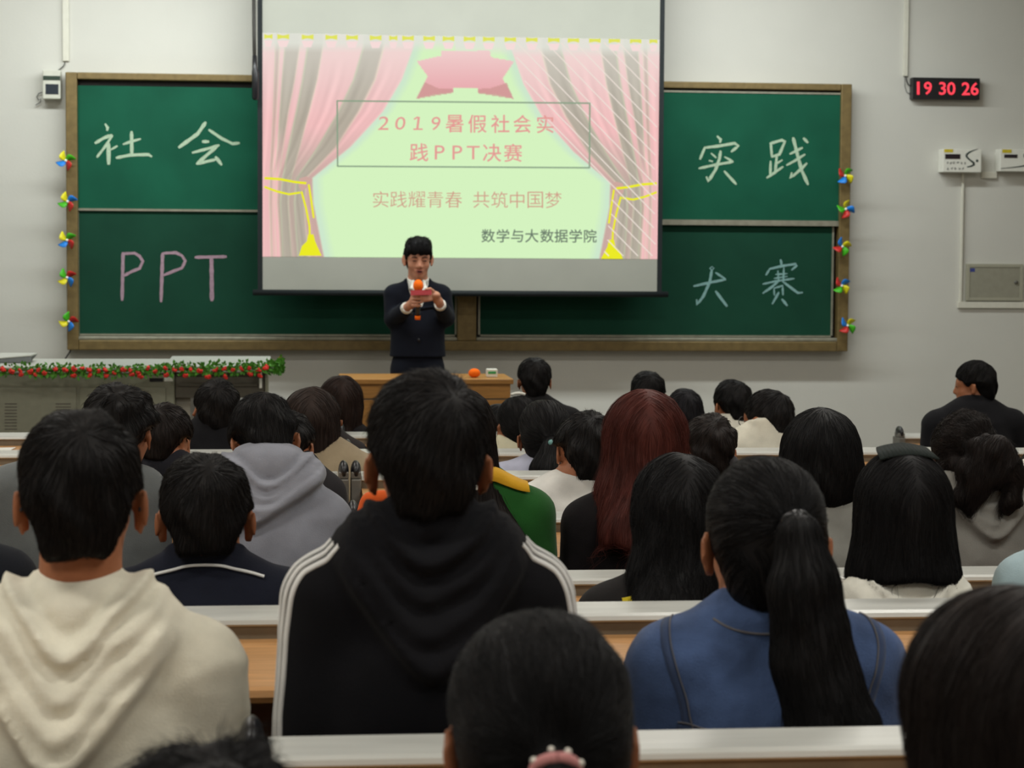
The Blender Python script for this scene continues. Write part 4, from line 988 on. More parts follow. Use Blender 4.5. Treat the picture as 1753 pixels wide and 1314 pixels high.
def person(label, px, ytop, Y, w=None, S=None, hk='short', hp={}, hc=(22, 20, 20), gar='jacket', gc=(40, 40, 44), near=1, bx=0.0, lean=.0, head=(0, 0, 0), yaw=0.0, sw=.165, neck=.155, nb=.05, girth=1.0, arms=None, opts={}, skin=None, up=0.0, drop=None, fold=.004, cy=None, shy=None):
    seed = len(PEOPLE)+1; t = hp.get('t', .012)
    p0 = at(px, ytop, Y); dp = depth(p0)
    if S is None: S = w*dp/F/(2*(.0755+t+(hp.get('extra', 0))))
    top = (.114+t+hp.get('top', 0))*S
    fz = floor_z(Y); HCw = p0-V3(0, 0, top)
    R = rotm(*head); cp = math.cos(math.radians(head[1]))
    root = empty('person', (HCw[0], HCw[1], fz), label, 'person', 'people seated in the rows', math.radians(yaw))
    HC = V3(0, 0, HCw[2]-fz)
    # shift so that the crown of a bowed head stays where the photo shows it
    HC = HC+V3(0, 0, top*(1-cp)*.5)
    C7 = HC+V3(bx, -nb*S-.05*math.sin(math.radians(head[1])), -neck*S)
    Yc = Y+C7[1]
    C7[2] = at(px, cy if cy is not None else ytop+(.305 if cy is None else 0)*F/dp*S, Yc)[2]-fz-.006
    if drop is None: drop = float(np.clip(C7[2]-(at(px, shy if shy is not None else (cy or ytop+.305*F/dp*S)+.03*F/dp, Yc)[2]-fz)+.055, .05, .16))
    hipy = C7[1]-lean; hip = (C7[0]*.9, hipy, .61)
    if arms is None: arms = {s: ((C7[0]+s*(sw+.018), C7[1]+.02, max(C7[2]-drop-.27, .66)), (C7[0]+s*.07, C7[1]+.19, .695)) for s in (-1, 1)}
    J = figure(HC, S, hip, sw, C7, arms, 0, True, None, girth, drop, .12 if girth > .9 else .085)
    J['R'] = R
    h = {2: .0075, 1: .011, 0: .015}[near]
    lo = V3(-.42, min(C7[1], hipy)-.26, .0); hi = V3(.42, .62, HC[2]+.18)
    sk = skin or SKIN
    fb = Field(lo, hi, h)
    fb.run(torso_prims(J, -.002)); fb.run(leg_prims(J, 0.0))
    for s in (-1, 1):
        fb.cap(J['an'][s], J['an'][s]+V3(0, .13, -.045), .036, .030, k=.03)
    fb.cap(HC+S*(R @ V3(0, -.028, -.045)), C7+V3(0, .018, .0), .053*S, .062*S, k=.03)
    fb.run(head_prims(HC, S, R))
    for s in (-1, 1): fb.run(hand_prims(J['wr'][s]+V3(0, .012, 0), (-s*.25, 1, -.05), (0, 0, 1), .28, 1.0, -s))
    smoothmesh('body', fb, sk, root)
    # eyes and brows
    me = MB()
    for s in (-1, 1):
        c = HC+S*(R @ V3(s*.030, .0845, .002)); me.sphere(c, .0062*S, EYE, 8, 6)
    me.build('eyes', root, smooth=True)
    # hair
    HV, HQ, hf = make_hair(hk, hp, near, seed*3, S)
    hair = mesh_from('hair', HC+S*(HV @ R.T), HQ, None, hairmat(hc), root)
    J['hair'] = hair; J['tohead'] = lambda q: HC+S*(R @ V3(*q)); J['hf'] = hf
    # garment
    fg = Field(lo-.02, hi, h); e = opts.get('e', .012)
    fg.run(torso_prims(J, e)); nk = C7+V3(0, .02, .0)
    if opts.get('collar'):      # stand-up or turned-down collar
        ch, cr = opts['collar']
        for a in np.linspace(0, 2*math.pi, 33)[:-1]:
            q = nk+V3(.069*S*math.sin(a), .063*S*math.cos(a), -.02*math.cos(a)); fg.cap(q+V3(0, 0, -.02), q+V3(-.004*math.sin(a), -.004*math.cos(a), ch), cr, cr*.85, k=.010)
    if opts.get('hood'):        # hood lying on the upper back
        hX, hD = opts['hood']; skw = opts.get('skew', 0.0); hT = opts.get('puff', .026); ho = C7+V3(*opts.get('hoff', (0, 0, 0)))
        def hoodmask(x, y, z):
            hx, hz = x-ho[0], z-ho[2]; U = np.sqrt((hx-skw*np.clip(-hz/hD, 0, 1))**2+.035**2)-.035; q = (hz+hD-hD/hX*U)/hD
            m = np.clip(q*hD/.018, 0, 1)*np.clip((hX+.02-np.abs(hx))/.045, 0, 1)*np.clip((.07-(y-C7[1]))/.06, 0, 1)
            return m*m*(3-2*m), q, hx
        mm = np.abs(fg.D) < .07; ii = np.argwhere(mm); hx_, hy_, hz_ = (fg.ax[i][ii[:, i]] for i in range(3))
        mk_, qq, hx = hoodmask(hx_, hy_, hz_); ax_ = np.abs(hx)/hX; wv = .05*np.sin(hx*30+seed)+.035*np.sin(hx*53+2*seed)
        g_ = lambda c, w: np.exp(-((qq+wv*(1-abs(c-.5))-c)/w)**2)
        th = hT*(.65+.5*np.clip(1-qq, 0, 1))+.016*g_(.80, .055)-.010*g_(.92, .05)-.007*g_(.70, .035)+.009*(1-.4*ax_)*g_(.56, .05)-.006*g_(.46, .035)+.010*(1-.3*ax_)*g_(.33, .06)-.005*g_(.22, .03)+.006*g_(.10, .07)
        fg.D[mm] -= (mk_*th).astype(np.float32)
        for _ in range(2): D_ = fg.D; c_ = D_[1:-1, 1:-1, 1:-1]; D_[1:-1, 1:-1, 1:-1] = c_*.4+.1*(D_[2:, 1:-1, 1:-1]+D_[:-2, 1:-1, 1:-1]+D_[1:-1, 2:, 1:-1]+D_[1:-1, :-2, 1:-1]+D_[1:-1, 1:-1, 2:]+D_[1:-1, 1:-1, :-2])
    nkd = V3(0, 0, 0)
    if not opts.get('collar'):
        for a in np.linspace(0, 2*math.pi, 21)[:-1]:
            q = [C7+V3(.066*S*math.sin(t), .02+.060*S*math.cos(t), -.014-.012*math.cos(t)) for t in (a, a+2*math.pi/20)]; fg.cap(q[0], q[1], .011, k=.006)
    X, Yy, Z = fg.full(); fg.cut((opts.get('hem', .50)-Z)+0*X+0*Yy, .004)
    if opts.get('sleeve'):
        pass
    for s in (-1, 1):   # cuff: sleeve stops at the wrist
        fg.cap(J['wr'][s]+V3(0, .0, 0), J['wr'][s]+V3(0, .2, 0), .05, .06, k=.004, op='s')
    fg.folds(fold, seed)
    GV, GQ = fg.nets(); gm_ = opts.get('mat') or cloth(gc)
    if opts.get('hood'):
        mk_ = hoodmask(GV[:, 0], GV[:, 1], GV[:, 2])[0]; fm = mk_[GQ].mean(1) > .45; g_o = mesh_from(gar, GV, GQ[~fm], None, gm_, root)
        us, inv = np.unique(GQ[fm], return_inverse=True); mesh_from('hood', GV[us], inv.reshape(-1, 4), None, gm_, g_o)
    else: g_o = mesh_from(gar, GV, GQ, None, gm_, root)
    J['fg'] = fg; J['root'] = root; J['seed'] = seed
    # trousers and shoes (hidden under the desks)
    ft = Field(V3(-.3, hipy-.2, .03), V3(.3, hipy+.55, .70), .018); ft.run(leg_prims(J, .012)); Xt, Yt, Zt = ft.full(); ft.cut(.075-Zt+0*Xt+0*Yt, .004)
    smoothmesh('trousers', ft, opts.get('trou', TROU), root)
    for s in (-1, 1):
        m = MB(); a = J['an'][s]; m.sphere(a+V3(0, .075, -.04), (.046, .125, .042), SHOE, 12, 8); m.build('shoe', root, smooth=True)
    PEOPLE.append(J); return J
def ribbon(J, name, pts, width, off, m, label=None, n=40, fd=None, wdir=None, th=.0015):
    """a strip of cloth laid on the garment's surface along local points"""
    fd = fd or J['fg']; pts = np.array(pts, float); t = np.linspace(0, len(pts)-1, n); P = np.stack([np.interp(t, np.arange(len(pts)), pts[:, i]) for i in range(3)], 1)
    P = fd.project(P, off, 8)
    for _ in range(2): P[1:-1] = (P[:-2]+2*P[1:-1]+P[2:])/4
    P = fd.project(P, off, 4); N = fd.grad(P); T = np.gradient(P, axis=0); T /= np.linalg.norm(T, axis=1, keepdims=True); B = np.cross(T, N); B /= np.maximum(np.linalg.norm(B, axis=1, keepdims=True), 1e-6)
    A = fd.project(P+B*width/2, off, 2); C = fd.project(P-B*width/2, off, 2)
    Vv = np.concatenate([A, P, C, A-N*th*2, C-N*th*2]); q = []
    for i in range(n-1):
        q += [(i, i+1, n+i+1, n+i), (n+i, n+i+1, 2*n+i+1, 2*n+i), (3*n+i, 3*n+i+1, i+1, i), (2*n+i, 2*n+i+1, 4*n+i+1, 4*n+i)]
    o = mesh_from(name, Vv, q, None, m, J['root'])
    if label: o['label'] = label
    return o
BK = (20, 19, 20); BR = (30, 24, 22); DBR = (40, 28, 24)
# nearest heads
j = person('person nearest the camera with dark hair tied low in a pink scrunchie', sw=0.13, girth=0.82, px=925, ytop=1050, Y=2.12, w=312, hk='pony', hc=BK, near=2, head=(0, 14, 0), gc=(52, 50, 56), gar='sweater',
           hp=dict(t=.012, tail=[(0, -.106, -.018), (0, -.125, -.035), (0, -.135, -.09), (0, -.135, -.18), (0, -.13, -.26)], tr=[.018, .018, .030, .032, .016], lift=.004, fly=1))
PINK = cloth((205, 140, 138)); PEARL = mat('pearl', (232, 226, 214), .18, 0, .7, .04)
m = MB(); c = j['tohead']((0, -.120, -.028)); tie_ring(m, c, j['tohead']((0, -.15, -.07))-c, .0205, .0065, PINK, 26); o = m.build('scrunchie', j['root'], smooth=True)
m = MB()
for a in (20, 62, 100, 150, 200, 240, 300, 340):
    d = j['tohead']((.0235*math.cos(math.radians(a)), -.131+.006*math.sin(math.radians(a)), -.028+.019*math.sin(math.radians(a)))); m.sphere(d, .0038, PEARL, 12, 8)
q = m.build('pearls', o, smooth=True)
person('person with long straight dark hair at the lower right corner', px=1722, ytop=1008, Y=2.0, w=330, hk='long', hc=BR, near=2, gc=(44, 42, 44), hp=dict(t=.014, L=.36, wt=.088, wb=.108, back=.07, mess=.001, part=.02, fly=1), head=(0, 6, 0))
person('person with tousled dark hair at the bottom left edge, mostly below the picture', sw=0.1, girth=0.72, px=362, ytop=1290, Y=1.84, w=400, hk='short', hc=BK, near=2, gc=(36, 36, 44), head=(0, 22, 0), hp=dict(t=.016, mess=.007, lift=.03, stray=.6, len=.05))
# row with the cream hoodie
j = person('person in a thick cream hoodie with short black hair', cy=1045, shy=1082, px=139, ytop=697, Y=3.0, w=212, gar='hoodie', gc=(226, 221, 202), near=2, sw=.166, girth=1.03, nb=.035, hp=dict(t=.011, nape=-.068, lift=.006, top=.006), opts=dict(hood=(.138, .215), e=.016, hoff=(-.004, 0, .0), skew=-.02, puff=.030), fold=.006)
m = MB()
for s in (-1, 1): m.tube([j['tohead']((s*.072, .09, .010)), j['tohead']((s*.080, .05, .008)), j['tohead']((s*.083, .0, .004)), j['tohead']((s*.081, -.022, -.012))], .0019, BLACKPL, 6)
m.tube([j['tohead']((s*.072, .09, .010)) for s in (-1, 1)], .0019, BLACKPL, 6); m.build('glasses', j['root'], smooth=True)
j = person('person in a black tracksuit top with white sleeve stripes', cy=908, shy=958, px=733, ytop=630, Y=3.0, w=210, gar='track_jacket', gc=(15, 15, 19), near=2, sw=.145, girth=.98, nb=.04, hp=dict(t=.014, nape=-.066, lift=.011, top=.012, whorl=(.028, -.07, .085)), opts=dict(hood=(.135, .20), e=.016, puff=.024),
           arms={s: ((s*.168, -.02, .74), (s*.07, .19, .695)) for s in (-1, 1)})
STR = cloth((225, 225, 222))
C7 = j['C7']
for s in (-1, 1):
    sh, el, wr = j['sh'][s], j['el'][s], j['wr'][s]
    for q, dy in enumerate((-.050, -.031, -.012)):
        pts = [sh+V3(s*-.022, dy, .08), sh+V3(s*.045, dy*1.0, .05), sh*.75+el*.25+V3(s*.08, dy, .0), sh*.4+el*.6+V3(s*.08, dy, 0), el+V3(s*.07, dy, .0)]
        ribbon(j, 'stripe', pts, .0085, .0025, STR, 'white stripe', 50)
j = person('person in a blue denim jacket with a long black ponytail', cy=1042, shy=1078, px=1310, ytop=782, Y=3.07, w=205, hk='pony', gar='denim_jacket', gc=(80, 100, 138), near=2, sw=0.148, nb=.03, girth=1.0, hc=BK, head=(0, 8, 0),
           hp=dict(t=.009, tail=[(.012, -.118, .028), (.016, -.145, .01), (.02, -.150, -.06), (.032, -.148, -.16), (.055, -.155, -.25), (.072, -.158, -.31), (.078, -.158, -.345)], tr=[.016, .030, .048, .056, .060, .046, .022], tsc=None, lift=.004, fly=1), opts=dict(e=.014, collar=(.022, .010), mat=cloth((74, 94, 134), .4, .28)), fold=.0055)
m = MB(); c = j['tohead']((.014, -.128, .030)); tie_ring(m, c, j['tohead']((.02, -.16, -.01))-c, .017, .006, BLACKPL, 18); m.sphere(j['tohead']((.014, -.15, .034)), .009, BLACKPL, 8, 6); m.build('hair_tie', j['root'], smooth=True)
SEAMB = cloth((62, 76, 106)); THR = cloth((112, 110, 112))
C7 = j['C7']
zy = C7[2]-.215
ribbon(j, 'yoke_seam', [C7+V3(x, -.12, -.150-.012*math.cos(x*8)) for x in np.linspace(-.175, .175, 9)], .012, .001, SEAMB)
ribbon(j, 'seam_stitching', [C7+V3(x, -.12, -.142-.012*math.cos(x*8)) for x in np.linspace(-.175, .175, 9)], .0014, .0028, THR)
for s in (-1, 1):
    sh = j['sh'][s]
    pts = [sh+V3(s*.005, .0, .09), sh+V3(s*.012, -.05, .04), sh+V3(s*.0, -.09, -.02), sh+V3(s*-.01, -.10, -.08), sh+V3(s*-.015, -.10, -.15)]
    ribbon(j, 'armhole_seam', pts, .014, .001, SEAMB); ribbon(j, 'seam_stitching', [p+V3(s*-.007, 0, 0) for p in pts], .0014, .0028, THR)
ribbon(j, 'collar_seam', [C7+V3(.085*math.sin(a), -.085*math.cos(a)+.02, -.02) for a in np.linspace(-1.2, 1.2, 9)], .003, .002, THR)
# row of the navy polo
j = person('person in a navy polo with white collar piping, seen from behind', cy=962, shy=986, px=352, ytop=773, Y=3.92, w=158, gar='polo_shirt', gc=(27, 30, 42), near=2, sw=.16, nb=.03, hp=dict(t=.011, nape=-.056, lift=.007), opts=dict(e=.010, collar=(.026, .010)))
C7 = j['C7']
ribbon(j, 'collar_piping', [C7+V3(x, -.06, .010-.8*x*x) for x in np.linspace(-.115, .115, 13)], .005, .005, STR, 'white piping', 50)
j = person('person with long loose black hair and a yellow-trimmed dark top', cy=985, shy=1008, px=1160, ytop=778, Y=4.0, w=132, S=1.0, hk='long', hc=BK, near=2, gc=(34, 32, 32), gar='top', sw=0.14, hp=dict(t=.012, L=.240, wt=.074, wb=.092, back=.07, mess=.003, stray=.35, fly=1, dx=-.035), head=(0, 10, 3))
YLW = cloth((190, 170, 28))
C7 = j['C7']
for dz_ in (.0, -.022, -.044): ribbon(j, 'yellow_trim', [C7+V3(x, -.10, dz_-.02*abs(x)*5) for x in np.linspace(-.135, -.01, 8)], .026, .004, YLW, 'yellow trim')
j = person('person with a straight black bob and a dark bow in a white hooded top', cy=1003, shy=1014, px=1543, ytop=768, Y=3.93, w=190, S=1.0, hk='bob', hc=(18, 17, 18), near=2, gar='hoodie', gc=(222, 220, 208), sw=0.105, girth=0.8, hp=dict(t=.010, L=.118, wt=.077, wb=.112, mess=.001, lift=.003), opts=dict(hood=(.125, .13), e=.012))
BOW = cloth((38, 44, 42)); m = MB()
hd = j['tohead']
pts = [hd((x, -.035-.3*(.09-abs(x))*.1, .128-6.5*x*x)) for x in np.linspace(-.062, .062, 15)]
m2 = []
for x in np.linspace(-.050, .050, 15):
    zc = .128-2.6*x*x; m2.append((hd((x, .0, zc+.006-.05*abs(x))), hd((x*1.15, -.056, zc-.010-1.0*x*x))))
for (a, b), (c, d) in zip(m2[:-1], m2[1:]):
    u = V3(0, 0, .0025); m.hexa([a-u, c-u, d-u, b-u, a+u, c+u, d+u, b+u], BOW)
m.build('hair_bow', j['root'], smooth=True)
person('person in a light blue top cut by the right picture edge', cy=930, shy=955, girth=0.88, px=1872, ytop=800, Y=3.93, w=150, S=1.0, hk='long', hc=BK, near=1, gar='top', gc=(168, 190, 196), sw=0.15, hp=dict(t=.012, L=.26, wt=.08, wb=.085, back=.06), opts=dict(hood=(.12, .16), e=.014))
person('person in a dark jacket cut by the left picture edge', cy=920, shy=950, px=-130, ytop=785, Y=3.93, w=150, S=1.0, near=1, gc=(26, 28, 34), sw=0.15)
# row of the grey hoodies
j = person('person with bushy dark hair in a dark grey jacket behind the cream hoodie', cy=790, shy=812, px=208, ytop=655, Y=4.95, w=124, hk='short', near=1, gc=(104, 108, 108), bx=-0.11, sw=.15, girth=1.05, hp=dict(t=.024, nape=-.085, mess=.005, lift=.014, len=.045), head=(-12, 0, 0), opts=dict(e=.02, collar=(.03, .014)))
j = person('person bowing the head in a lilac grey hoodie', cy=800, shy=852, px=452, ytop=682, Y=5.0, w=116, near=2, gar='hoodie', gc=(142, 144, 154), head=(12, 34, -6), bx=.01, sw=.135, nb=.075, lean=.05, hp=dict(t=.013, nape=-.088, lift=.008), opts=dict(hood=(.145, .125), e=.013, skew=-.05, puff=.034), fold=.005)
j = person('person in a green jacket with yellow hood edge behind the tracksuit', cy=815, shy=842, girth=0.9, px=782, ytop=662, Y=5.0, w=124, hk='long', hc=BR, near=1, gar='jacket', gc=(36, 92, 38), bx=.03, sw=0.15, hp=dict(t=.012, L=.25, wt=.074, wb=.070, dx=.105, back=.08))
C7 = j['C7']
ribbon(j, 'yellow_hood_edge', [C7+V3(.04+x, -.08+x*.5, .05-x*.55) for x in np.linspace(0, .10, 7)], .040, .010, cloth((222, 168, 40)), 'yellow hood edge', 24)
m = MB(); c = j['tohead']((.02, -.16, -.10)); m.box(c-V3(.018, .004, .006), c+V3(.018, .004, .006), WHITE); m.build('hair_clip', j['root'], bevel=.002)
j = person('person with long reddish brown hair in a black top', cy=825, shy=858, girth=0.9, px=1102, ytop=667, Y=5.05, w=128, S=1.03, hk='long', hc=(82, 40, 34), near=2, gar='top', gc=(26, 23, 25), sw=0.145, bx=-.0, hp=dict(t=.014, L=.225, wt=.084, wb=.150, back=.09, mess=.002, lift=.008, fly=1), opts=dict(e=.014))
GOLD = mat('gold_chain', (190, 160, 100), .25, .9, .5, .1); C7 = j['C7']
pp = j['fg'].project(np.array([C7+V3(x, -.16, z) for x, z in zip(np.linspace(-.035, .0, 16), np.linspace(-.20, -.36, 16))]), .004, 8)
m = MB()
for q in pp: m.sphere(q, (.0035, .0035, .006), GOLD, 6, 5)
m.tube(list(pp), .0018, GOLD, 6); o = m.build('bag_strap', j['root'], smooth=True); o['label'] = 'gold chain strap'
j = person('person with a rounded black bowl haircut and a gold earring, in a grey top', cy=852, shy=868, girth=0.9, px=1404, ytop=697, Y=5.0, w=137, hk='bowl', hc=(19, 18, 19), near=2, gar='top', gc=(146, 146, 140), sw=0.13, hp=dict(t=.016, mess=.001, whorl=(0, -.03, .11), len=.06, lift=.003))
m = MB()
for i in range(9): m.sphere(j['tohead']((.083+.004*math.sin(i*2), -.02, -.05-.008*i)), .0042 if i % 2 else .003, GOLD, 7, 5)
m.build('earring', j['root'], smooth=True)
j = person('person with a low side ponytail and white earbud in a grey hoodie', cy=815, shy=842, girth=0.9, px=1652, ytop=703, Y=5.05, w=110, hk='pony', hc=BR, near=2, gar='hoodie', gc=(140, 138, 132), sw=0.145, bx=.03, head=(-14, 6, 0),
           hp=dict(t=.010, zs=[-.095, -.095, -.035, .03, .06, .085], tail=[(.048, -.108, .035), (.050, -.138, .020), (.022, -.148, -.04), (.0, -.150, -.10), (-.006, -.148, -.135)], tr=[.022, .042, .044, .032, .010], chains=[([(.05, -.12, .03), (.080, -.145, .005), (.105, -.150, -.05), (.112, -.150, -.11), (.104, -.148, -.155)], [.03, .042, .032, .022, .008])], lift=.012, fly=1, stray=.5, mess=.008, tsc=(1.15, .8, 1)), opts=dict(hood=(.125, .15), e=.015))
m = MB(); m.sphere(j['tohead']((-.086, .012, -.02)), .007, WHITE, 8, 6); m.tube([j['tohead']((-.086, .014, -.02)), j['tohead']((-.086, .018, -.045))], .003, WHITE, 6); m.build('earbud', j['root'], smooth=True)
person('person in a white top cut by the right edge beside the grey hoodie', cy=795, shy=806, px=1800, ytop=745, Y=5.9, w=90, S=1.0, near=0, gar='top', gc=(214, 212, 204), sw=.165, hk='short')
# middle rows
person('person with dark hair seated between the cream hoodie and the navy polo', cy=790, shy=810, girth=0.82, px=284, ytop=690, Y=5.9, w=92, hk='short', near=1, hc=BR, gc=(38, 38, 44), head=(-25, 6, 0), hp=dict(t=.013, nape=-.06, mess=.002), sw=0.102)
person('person with short dark hair half hidden by the lilac grey hoodie', cy=790, shy=812, girth=0.8, px=496, ytop=703, Y=5.9, w=88, near=1, gc=(44, 42, 44), hp=dict(t=.013), head=(-18, 4, 0), sw=0.105)
j = person('person with long dark brown hair in a beige knitted jacket', cy=762, shy=786, px=532, ytop=662, Y=6.85, w=84, S=1.0, hk='long', hc=(46, 36, 32), near=1, gar='knit_jacket', gc=(158, 142, 116), bx=.03, sw=.165, hp=dict(t=.012, L=.30, wt=.078, wb=.07, dx=.075, back=.10, mess=.003, fly=1))
person('person whose ear shows beside the long dark brown hair', cy=742, shy=755, sw=0.12, girth=0.82, px=551, ytop=672, Y=7.75, w=66, near=0, gc=(50, 46, 46), hp=dict(t=.012))
j = person('person bent forward in a white T-shirt with tousled black hair', cy=826, shy=840, girth=0.9, px=1000, ytop=705, Y=5.9, w=104, near=1, gar='t_shirt', gc=(224, 222, 216), head=(6, 12, 5), bx=-0.045, sw=0.14, hp=dict(t=.020, nape=-.105, mess=.005, lift=.014), opts=dict(e=.014))
person('person with wavy dark hair seated beside the reddish brown hair', cy=792, shy=812, girth=0.85, px=1214, ytop=707, Y=5.9, w=94, near=1, gc=(58, 56, 58), hp=dict(t=.017, nape=-.09, mess=.005, lift=.010), hc=BR, sw=0.105)
person('person in a dark collared jacket before the console wing', cy=722, shy=736, girth=0.9, px=372, ytop=647, Y=7.7, w=78, near=1, gc=(26, 26, 29), hp=dict(t=.012, nape=-.06), head=(0, -4, 0), sw=0.128, opts=dict(e=.016, collar=(.035, .014)))
person('person with long straight dark brown hair before the wooden table', cy=732, shy=750, px=584, ytop=642, Y=8.65, w=68, S=1.0, hk='long', hc=DBR, near=1, gc=(28, 26, 28), hp=dict(t=.010, L=.20, wt=.074, wb=.088, back=.06), sw=.15)
j = person('person in a cream top with a white hair band', cy=762, shy=774, px=886, ytop=677, Y=7.7, w=58, S=.92, hk='pony', hc=BK, near=1, gar='top', gc=(206, 200, 172), sw=.155, head=(14, 0, 0), bx=-.03, hp=dict(t=.008, tail=[(0, -.11, -.03), (.0, -.13, -.06), (.0, -.13, -.12), (.0, -.125, -.17)], tr=[.02, .03, .03, .012]))
m = MB(); m.tube([j['tohead']((.088*math.sin(a), -.005, .028+.104*math.cos(a))) for a in np.linspace(-.34, .34, 8)], .006, WHITE, 8); m.build('hair_band', j['root'], smooth=True)
person('person half hidden between the tracksuit head and the white hair band', cy=746, shy=760, px=853, ytop=690, Y=8.65, w=52, S=.95, hk='long', hc=BK, near=0, gc=(30, 30, 32), hp=dict(t=.010, L=.17, wt=.07, wb=.075), sw=.15)
j = person('person with a low ponytail and small hair clips in a pale lavender top', cy=792, shy=800, px=933, ytop=684, Y=6.8, w=76, S=1.0, hk='pony', hc=BK, near=1, gar='top', gc=(176, 178, 196), sw=.155, head=(0, 8, 0), hp=dict(t=.010, tail=[(.01, -.112, -.02), (.012, -.130, -.05), (.0, -.135, -.12), (-.01, -.13, -.20)], tr=[.024, .045, .066, .052], fly=1))
m = MB(); m.box(j['tohead']((.046, -.142, -.012))-.007, j['tohead']((.046, -.142, -.012))+.007, WHITE); m.build('hair_clip', j['root'], bevel=.002)
m = MB(); m.sphere(j['tohead']((.0, -.165, -.025)), .010, mat('clip_teal', (110, 158, 156), .3), 8, 6); o = m.build('hair_clip', j['root'], smooth=True); o['label'] = 'teal hair clip'
person('person in a dark jacket at the right end of the wooden table', cy=688, shy=702, px=915, ytop=611, Y=9.65, w=58, near=1, gc=(30, 29, 30), sw=.165, hp=dict(t=.012, nape=-.09), head=(0, 2, 0), opts=dict(e=.014, collar=(.02, .012)))
person('person with short dark hair just above the reddish brown hair', cy=700, shy=712, sw=0.13, girth=0.9, px=1109, ytop=634, Y=9.65, w=60, near=1, gc=(40, 38, 38), hp=dict(t=.012))
person('person with smooth dark hair right of the reddish brown hair', cy=734, shy=746, px=1172, ytop=664, Y=8.65, w=62, hk='bowl', near=1, gc=(46, 44, 46), hp=dict(t=.012, mess=.001), hc=(24, 23, 27), sw=.15)
person('person in a white shirt behind the one with glasses', cy=722, shy=735, girth=0.9, px=1253, ytop=649, Y=9.65, w=64, near=1, gar='shirt', gc=(216, 212, 198), hp=dict(t=.012, nape=-.08), head=(18, 4, 0), sw=0.125, opts=dict(e=.012, collar=(.022, .010)))
j = person('person with glasses in a white shirt with turned head', cy=736, shy=750, px=1314, ytop=666, Y=7.7, w=76, near=1, gar='shirt', gc=(216, 212, 196), hp=dict(t=.011, nape=-.085), head=(38, 4, 0), sw=.165, bx=-.02, opts=dict(e=.013, collar=(.028, .010)))
GLS = mat('glasses_frame', (60, 60, 62), .3, .4, .5, .1)
m = MB(); hd = j['tohead']
for s in (-1, 1):
    m.tube([hd((s*.032+.022*math.cos(t), .098, .002+.018*math.sin(t))) for t in np.linspace(0, 2*math.pi, 17)], .0018, GLS, 6)
    m.tube([hd((s*.054, .097, .006)), hd((s*.076, .06, .005)), hd((s*.080, .0, .0))], .0016, GLS, 6)
m.tube([hd((-.010, .099, .004)), hd((.010, .099, .004))], .0016, GLS, 6); m.build('glasses', j['root'], smooth=True)
j = person('person in a black suit jacket at the right, face turned to the left', cy=690, shy=706, px=1668, ytop=616, Y=9.25, w=56, S=0.86, near=2, gar='suit_jacket', gc=(24, 24, 27), head=(56, 4, 0), yaw=8, hp=dict(t=.014, nape=-.075, top=.008, lift=.006, fr=.05, h=.006), nb=.03, sw=.19, girth=1.02, opts=dict(e=.014, collar=(.016, .010)), fold=.003)
person('person in a black jacket cut by the right edge beside the suit', cy=705, shy=715, px=1880, ytop=625, Y=9.3, w=64, near=0, gc=(22, 22, 24), sw=.18, hp=dict(t=.012))

